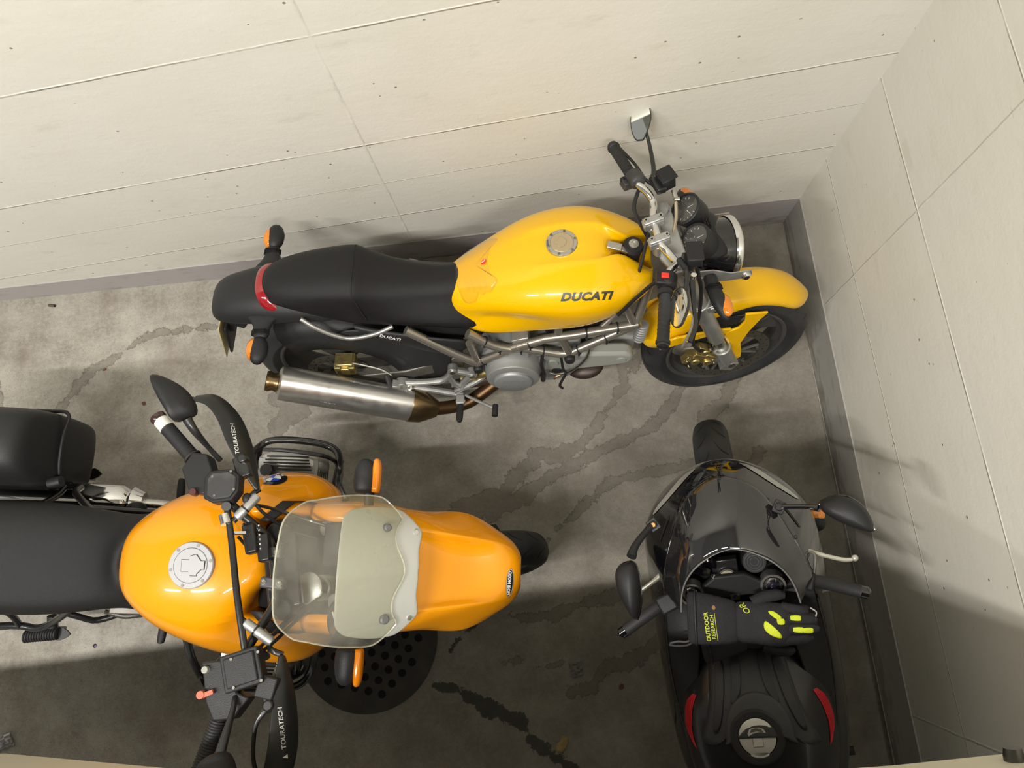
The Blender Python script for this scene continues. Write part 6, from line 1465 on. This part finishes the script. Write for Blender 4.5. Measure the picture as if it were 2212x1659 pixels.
    MB().grid(rows).build('front_fender', 'gloss', K, solid=.004, sub=1)
    ax = Vector((-math.sin(R(24)), 0, math.cos(R(24))))
    for s in (1, -1):
        base = Vector((1.395, s*.103+dy, .30)); MB().tube([base, base+ax*.62], .022, 16, 1).cyl(base-ax*.02, base+ax*.20, .030, .028, 20).build('fork_leg', 'alu_dark', K)
        t = Vector((1.147, s*.108+dy, .870))
        MB().lathe(t-ax*.03, t+ax*.004, [(0, .033), (1, .033), (1, .027), (.9, .0265)], 36, False).build('fork_cap_ring', mat('ring_silver', (.62, .6, .56), .3, .9), K, ang=30)
        MB().lathe(t-ax*.006, t+ax*.010, [(0, .0275), (.5, .026), (.51, .019), (1, .018)], 6).build('fork_nut', 'steel', K, flat=True)
        MB().lathe(t, t+ax*.026, [(0, .019), (.6, .016), (.61, .010), (1, .009)], 20).cyl(t+ax*.024, t+ax*.032, .006, seg=10).build('preload_adjuster', mat('adjuster_blue_black', (.012, .012, .03), .25, coat=.6), K)
    br = MB().prism([(-.030, -.105), (-.010, -.140), (.028, -.140), (.030, -.075), (.055, -.040), (.055, .040), (.030, .075), (.028, .140), (-.010, .140), (-.030, .105), (-.012, .05), (-.012, -.05)], (1.142, dy, .852), (math.cos(R(24)), 0, math.sin(R(24))), (0, 1, 0), .024).build('top_yoke', 'black', K, bev=.006)
    MB().box((1.128, dy-.005, .862), (.018, .024, .002), (0, -24, 0)).build('yoke_emblem', 'dusty', br)
    MB().prism([(0.004, -.006), (.006, .0), (.0, .006), (-.005, .003), (-.001, .0)], (1.128, dy-.005, .8645), (1, 0, .4), (0, 1, 0), .001).build('emblem_wing', 'black', br)
    MB().lathe((1.186, .017, .835), (1.180, .017, .868), [(0, .036), (.4, .036), (.5, .030), (1, .027)], 28).box((1.215, .02, .855), (.04, .07, .025), (0, -24, 0)).build('ignition_barrel', 'metal_black', K, bev=.003)
    MB().lathe((1.180, .017, .866), (1.179, .017, .872), [(0, .022), (1, .021), (1, .013), (.4, .013)], 28).build('lock_ring', 'chrome', K)
    MB().cyl((1.180, .017, .864), (1.179, .017, .872), .012, seg=20).build('key_lock', 'steel', K)
    MB().box((1.179, .017, .8725), (.003, .011, .001), (0, 0, 25)).build('key_slot', 'groove', K)
    MB().lathe((1.224, -.060, .835), (1.214, -.060, .872), [(0, .034), (.8, .034), (1, .031)], 36).build('steering_damper', 'grey_plastic', K)
    for i, r_ in enumerate((.026, .019, .012)): MB().lathe((1.2142, -.060, .8715), (1.2136, -.060, .8735), [(0, r_), (1, r_), (1, r_-.002), (0, r_-.002)], 32, False).build('cap_ring', 'dusty', K)
    for a, b in ((Vector((1.130, .205, .842)), Vector((1.068, .322, .820))), (Vector((1.150, -.190, .842)), Vector((1.104, -.310, .820)))):
        d = (b-a).normalized(); o = MB().lathe(a, b, [(0, .020), (.03, .022), (.08, .0175), (.97, .0172), (1, .019)], 24).build('grip', 'rubber', K)
        MB().lathe(b-d*.002, b+d*.026, [(0, .014), (.1, .0165), (.8, .0165), (1, .011)], 24).build('bar_end', 'gloss', o)
        q = Vector((1.142, (.13 if a.y > 0 else -.118)+0, .845)); MB().tube([q, a], .0115, 12, 1).box(a+Vector((0, .012 if a.y < 0 else -.012, .006)), (.05, .05, .035), (0, 0, 20 if a.y > 0 else -20)).build('switch_cluster', 'black', K, bev=.006)
    MB().box((1.158, -.176, .872), (.030, .016, .012), (0, 0, -20), taper=.7).build('kill_switch', 'orange_red', K, bev=.002)
    lv = MB().tube([(1.236, -.170, .852), (1.222, -.205, .848), (1.205, -.245, .840), (1.190, -.285, .832), (1.187, -.308, .828)], [.010, .0065, .0055, .0055, .005], 10, 5, flat=.7).sphere((1.190, -.316, .828), .009, 14, 10).build('brake_lever', mat('lever_pale', (.62, .60, .52), .35, .5), K)
    MB().tube([(1.225, -.195, .852), (1.215, -.215, .860), (1.190, -.212, .862), (1.165, -.205, .856)], .004, 8).build('lever_hose', 'alu_dark', K)
    MB().tube([(1.215, .185, .852), (1.190, .225, .846), (1.170, .265, .838), (1.160, .300, .830)], [.009, .006, .0055, .006], 10, 4, flat=.7).build('clutch_lever', mat('lever_pale_left', (.55, .53, .46), .35, .5), K)
    MB().tube([(1.10, -.20, .80), (1.115, -.23, .80), (1.105, -.27, .80)], .005, 8).build('control_cable', 'alu_dark', K)
    XF[0] = None
sportbike()

# ================================================================ the pair of gloves on the sport bike's tank
cloth = mat('glove_fleece', (.011, .011, .013), .85, var=(26, .5, (.022, .022, .026)), bump=(160, .9)); cloth2 = mat('glove_nylon', (.010, .010, .013), .6, bump=(120, .7))
lime = mat('lime_rubber', (.62, .72, .02), .45, bump=(400, .9)); limeprint = mat('lime_print', (.55, .60, .02), .5)
def glove(label, x0, y0, z0, yaw, sc, m, flip=1, thick=1.0):
    """palm down, cuff towards +a, fingers towards -a; a runs across the bike, b along it"""
    mt = CM @ Matrix.Translation((x0, y0, z0)) @ Matrix.Rotation(R(yaw), 4, 'Z')
    g = empty('glove', mt, label=label, cat='glove', group=None)
    def P(a, b, z): return Vector((b*flip, -a, z))*sc     # a: 0 wrist .. + finger tips ; b: side
    def body(name, sects, par, mm):
        rings = []
        for a, bc, w_, h_, z in sects: rings.append([P(a+.004*math.cos(t)*0, bc+w_*math.cos(t), z+h_*thick*math.sin(t)*(1 if math.sin(t) > 0 else .55)) for t in [2*PI*k/18 for k in range(18)]])
        return MB().loft(rings).build(name, mm, par, sub=1)
    palm = body('palm', [(-.010, .0, .052, .016, .018), (.02, .0, .050, .019, .020), (.06, .002, .052, .022, .022), (.09, .004, .054, .022, .022), (.112, .004, .050, .017, .019), (.122, .004, .044, .010, .017)], g, m)
    cuff = body('cuff', [(-.125, -.006, .062, .014, .017), (-.118, -.006, .066, .019, .020), (-.09, -.005, .065, .021, .021), (-.05, -.002, .060, .021, .020), (-.02, .0, .054, .018, .019), (.0, .0, .050, .014, .018)], g, m)
    rib = MB().tube([P(-.104, -.006+.0662*math.cos(t), .021+.022*math.sin(t)*(1 if math.sin(t) > 0 else .5)*thick) for t in [2*PI*k/20 for k in range(20)]], .0028*sc, 6, 2, closed=True).build('cuff_hem', cloth2, cuff)
    fl = [(.040, .068, .0125, 6), (.013, .082, .0135, 2), (-.014, .078, .0130, -3), (-.038, .060, .0118, -9)]
    for b, l, r_, an in fl:
        pts = []
        for k in range(6):
            f = k/5; aa = .102+l*f; pts.append(P(aa, b+math.sin(R(an))*l*f*-1, .020+.006*math.sin(f*PI)*1-.007*f))
        MB().tube(pts, [r_*sc*1.05, r_*sc, r_*sc*1.02, r_*sc, r_*sc*.92, r_*sc*.5], 14, 3, flat=.85).build('finger', m, g)
    MB().tube([P(.035, -.045, .017), P(.065, -.060, .016), (P(.095, -.066, .015)), P(.112, -.064, .014)], [.016*sc, .015*sc, .0135*sc, .007*sc], 14, 4, flat=.85).build('thumb', m, g)
    return g, palm, cuff, mt
g2, pl2, cf2, _ = glove('plain black glove lying underneath the glove with lime knuckle patches', 1.040, -.006, .848, 4, 1.0, cloth2, 1, .75)
g1, pl1, cf1, _ = glove('black fleece glove with lime knuckle patches on the sport bike tank', 1.070, .008, .902, -6, 1.06, cloth, -1, 1.05)
def on_glove(tgt, par, name, pts, a, b, m, lift=.0012):
    bv = bvh_of(tgt); P2 = sm([(p[0], p[1], 0) for p in pts], 2, True); vs = [(q.x, q.y) for q in P2]; cx_ = sum(q[0] for q in vs)/len(vs); cy_ = sum(q[1] for q in vs)/len(vs)
    o = project(name, [(cx_, cy_)]+vs, [(0, 1+i, 1+(i+1) % len(vs)) for i in range(len(vs))], tgt, (b, -a, .03), (0, -1, 0), (1, 0, 0), m, par, lift, subdiv=2, bvh=bv)
    md = o.modifiers.new('s', 'SOLIDIFY'); md.thickness = .002; md.offset = 1; return o
on_glove(pl1, g1, 'knuckle_patch', [(-.020, .016), (-.012, .019), (.014, -.004), (.022, -.018), (.016, -.022), (-.006, -.014), (-.020, .0)], .082, -.014, lime)
on_glove(pl1, g1, 'knuckle_patch', [(-.016, .010), (-.004, .010), (.014, -.002), (.014, -.010), (.004, -.010), (-.012, .002)], .090, .021, lime)
on_glove(pl1, g1, 'knuckle_patch', [(-.009, .006), (.006, .007), (.009, .0), (.007, -.007), (-.007, -.007), (-.010, .0)], .104, .006, lime, .002)
for a, b, i in ((.145, -.014, 1), (.140, .015, 2), (.168, -.015, 1)):
    f = [o for o in g1.children if o.name.startswith('finger')][i]
    on_glove(f, g1, 'finger_patch', [(-.011, .006), (.010, .007), (.013, .0), (.010, -.007), (-.011, -.006), (-.013, .0)], a, b, lime)
bvc = bvh_of(cf1); bvp = bvh_of(pl1)
text_on('glove_lettering', 'OUTDOOR', .0145, cf1, (-.014, .080, .03), (1, .08, 0), (-.08, 1, 0), limeprint, g1, bold=.0003, bvh=bvc, lift=.0010)
text_on('glove_lettering', 'RESEARCH', .0130, cf1, (-.014, .066, .03), (1, .08, 0), (-.08, 1, 0), limeprint, g1, bold=.0001, bvh=bvc, lift=.0010)
project('lettering_rule', [(-.036, -.0006), (.036, -.0006), (.036, .0006), (-.036, .0006)], [(0, 1, 2, 3)], cf1, (-.014, .058, .03), (1, .08, 0), (-.08, 1, 0), limeprint, g1, .0010, subdiv=2, bvh=bvc)
text_on('glove_logo', 'OR', .021, pl1, (.034, -.018, .03), (.72, .55, 0), (-.55, .72, 0), limeprint, g1, shear=.3, bvh=bvp, lift=.0012)
v1, f1 = disc2d(.0055, .0045); project('leather_tab', v1, f1, cf1, (.035, .062, .03), (1, 0, 0), (0, 1, 0), mat('tan_tab', (.30, .14, .06), .7), g1, .0014, bvh=bvc)
MB().tube([(-.055, .118, .006), (-.068, .135, .0), (-.072, .165, -.004), (-.070, .185, -.006)], .0028, 8, 4).tube([(-.050, .118, .006), (-.060, .140, .0), (-.060, .160, -.003), (-.066, .182, -.006)], .0028, 8, 4).build('drawcord', mat('cord_grey', (.08, .08, .08), .7), g1)
MB().tube([(.040, -.178, .018), (.030, -.192, .017), (.018, -.190, .016)], .0018, 6, 3).build('finger_seam', mat('seam_pale', (.4, .4, .38), .6), g1)
# ================================================================ drain cover, parapet bracket, litter
iron = mat('cast_iron', (.060, .057, .052), .65, .2, var=(12, .6, (.095, .088, .075)), bump=(80, .6))
DC = Vector((-1.847, -1.524, 0))
dr = MB().lathe(DC+Vector((0, 0, -.002)), DC+Vector((0, 0, .005)), [(0, .270), (.7, .270), (1, .267), (1, .0001)], 72, False).build('drain_cover', iron, ang=30)
tag(dr, 'round cast iron drain cover full of holes in the concrete floor', 'drain')
ho = MB(); a1 = Vector((math.cos(R(-17.5)), math.sin(R(-17.5)), 0))*.0530; a2 = Vector((math.cos(R(41)), math.sin(R(41)), 0))*.0530
base = Vector((-1.810, -1.677, 0)); cnt = 0
for i in range(-9, 10):
    for j in range(-9, 10):
        p = base+a1*i+a2*j
        if (p-DC).length < .215: ho.lathe(p+Vector((0, 0, .0042)), p+Vector((0, 0, .0056)), [(0, .0150), (1, .0150)], 18); cnt += 1
pieces(ho, 'drain_hole', 'interior', dr)
MB().lathe(DC+Vector((0, 0, .003)), DC+Vector((0, 0, .0058)), [(0, .262), (1, .262), (1, .255), (0, .255)], 64, False).build('cover_rim', iron, dr)

brk = empty('railing_bracket', (-.43, -1.66, 1.62), label='dark metal railing bracket bolted to the cream parapet', cat='bracket')
MB().box((.075, -.035, .005), (.15, .08, .012)).box((.085, .012, .02), (.09, .010, .07), (0, 20, 0)).build('plate', mat('bracket_grey', (.14, .15, .15), .5, .3), brk, bev=.002)
MB().lathe((.005, -.012, .004), (.005, .030, .004), [(0, .016), (.7, .016), (1, .013)], 20).build('bolt', mat('bolt_dark', (.10, .095, .085), .3, .8), brk)

def crumple(name, c, sx, sy, h, m, label, cat, seed, rot=0, n=9, shape=1.0):
    random.seed(seed); rows = []
    for i in range(n):
        row = []
        for j in range(n):
            a = (i/(n-1)-.5); b = (j/(n-1)-.5); ed = 1-.25*random.random()*(abs(a) > .4 or abs(b) > .4)
            row.append(Vector((a*sx*ed, b*sy*ed, .002+h*random.random()*(1-.5*(abs(a)+abs(b))))))
        rows.append(row)
    o = MB().grid(rows).build(name, m, ang=20, solid=.0004); o.location = c; o.rotation_euler = (0, 0, R(rot)); return tag(o, label, cat)
foil = mat('cellophane', (.85, .83, .86), .08, 0, trans=.75, coat=1)
crumple('plastic_wrapper', (-3.24, -1.775, .0), .075, .06, .022, foil, 'crumpled shiny clear wrapper on the floor below the left parapet', 'wrapper', 3, 20)
crumple('plastic_wrapper', (-1.064, -1.700, .0), .05, .055, .014, mat('dull_cellophane', (.30, .29, .27), .25, 0, trans=.3), 'small dull see-through wrapper on the shaded floor by the sport bike', 'wrapper', 5, 5)
crumple('paper_scrap', (-1.144, -1.955, .0), .034, .062, .012, mat('yellow_paper', (.36, .27, .10), .7), 'folded yellowish paper scrap lying on the dark crack in the floor', 'paper', 8, -35, 6)
def leafbit(c, l, w_, rot, m, label, cat='leaf'):
    o = MB().loft([[Vector((x, y*w_*k, .0015+.002*abs(y)+.0006*z)) for y, z in ((-1, 0), (0, 1), (1, 0), (0, -1))] for x, k in ((-l/2, .1), (-l*.2, .9), (l*.15, 1), (l/2, .1))]).build('leaf', m)
    o.location = c; o.rotation_euler = (0, 0, R(rot)); return tag(o, label, cat)
brown = mat('leaf_brown', (.14, .055, .03), .7)
leafbit((-2.90, -.357, 0), .018, .006, 30, brown, 'tiny reddish leaf bit left of the yellow bike, upper of two')
leafbit((-2.73, -.52, 0), .020, .008, -20, brown, 'brown leaf bit on the floor between the wall and the side pannier')
leafbit((-.905, -1.775, 0), .024, .008, 40, mat('leaf_dark', (.10, .05, .02), .7), 'curled dark leaf bit on the shaded floor left of the sport bike')
st = MB().cyl((-.016, 0, .006), (.010, 0, .006), .0060, .0056, 14).build('cigarette_stub', mat('stub_brown', (.10, .07, .05), .8), None); st.location = (-3.135, -.052, 0); st.rotation_euler = (0, 0, R(-12))
tag(st, 'flattened dark cigarette stub on the floor close to the wall', 'cigarette')
MB().cyl((.009, 0, .006), (.0125, 0, .006), .0058, .004, 14).build('burnt_end', 'groove', st)
bt_ = MB().lathe((0, 0, 0), (0, 0, .003), [(0, .0075), (.6, .0075), (1, .005)], 16).build('bottle_cap', mat('purple_cap', (.03, .01, .05), .4)); bt_.location = (-2.905, -1.46, 0)
tag(bt_, 'tiny dark purple cap on the floor below the rider footpeg', 'cap')
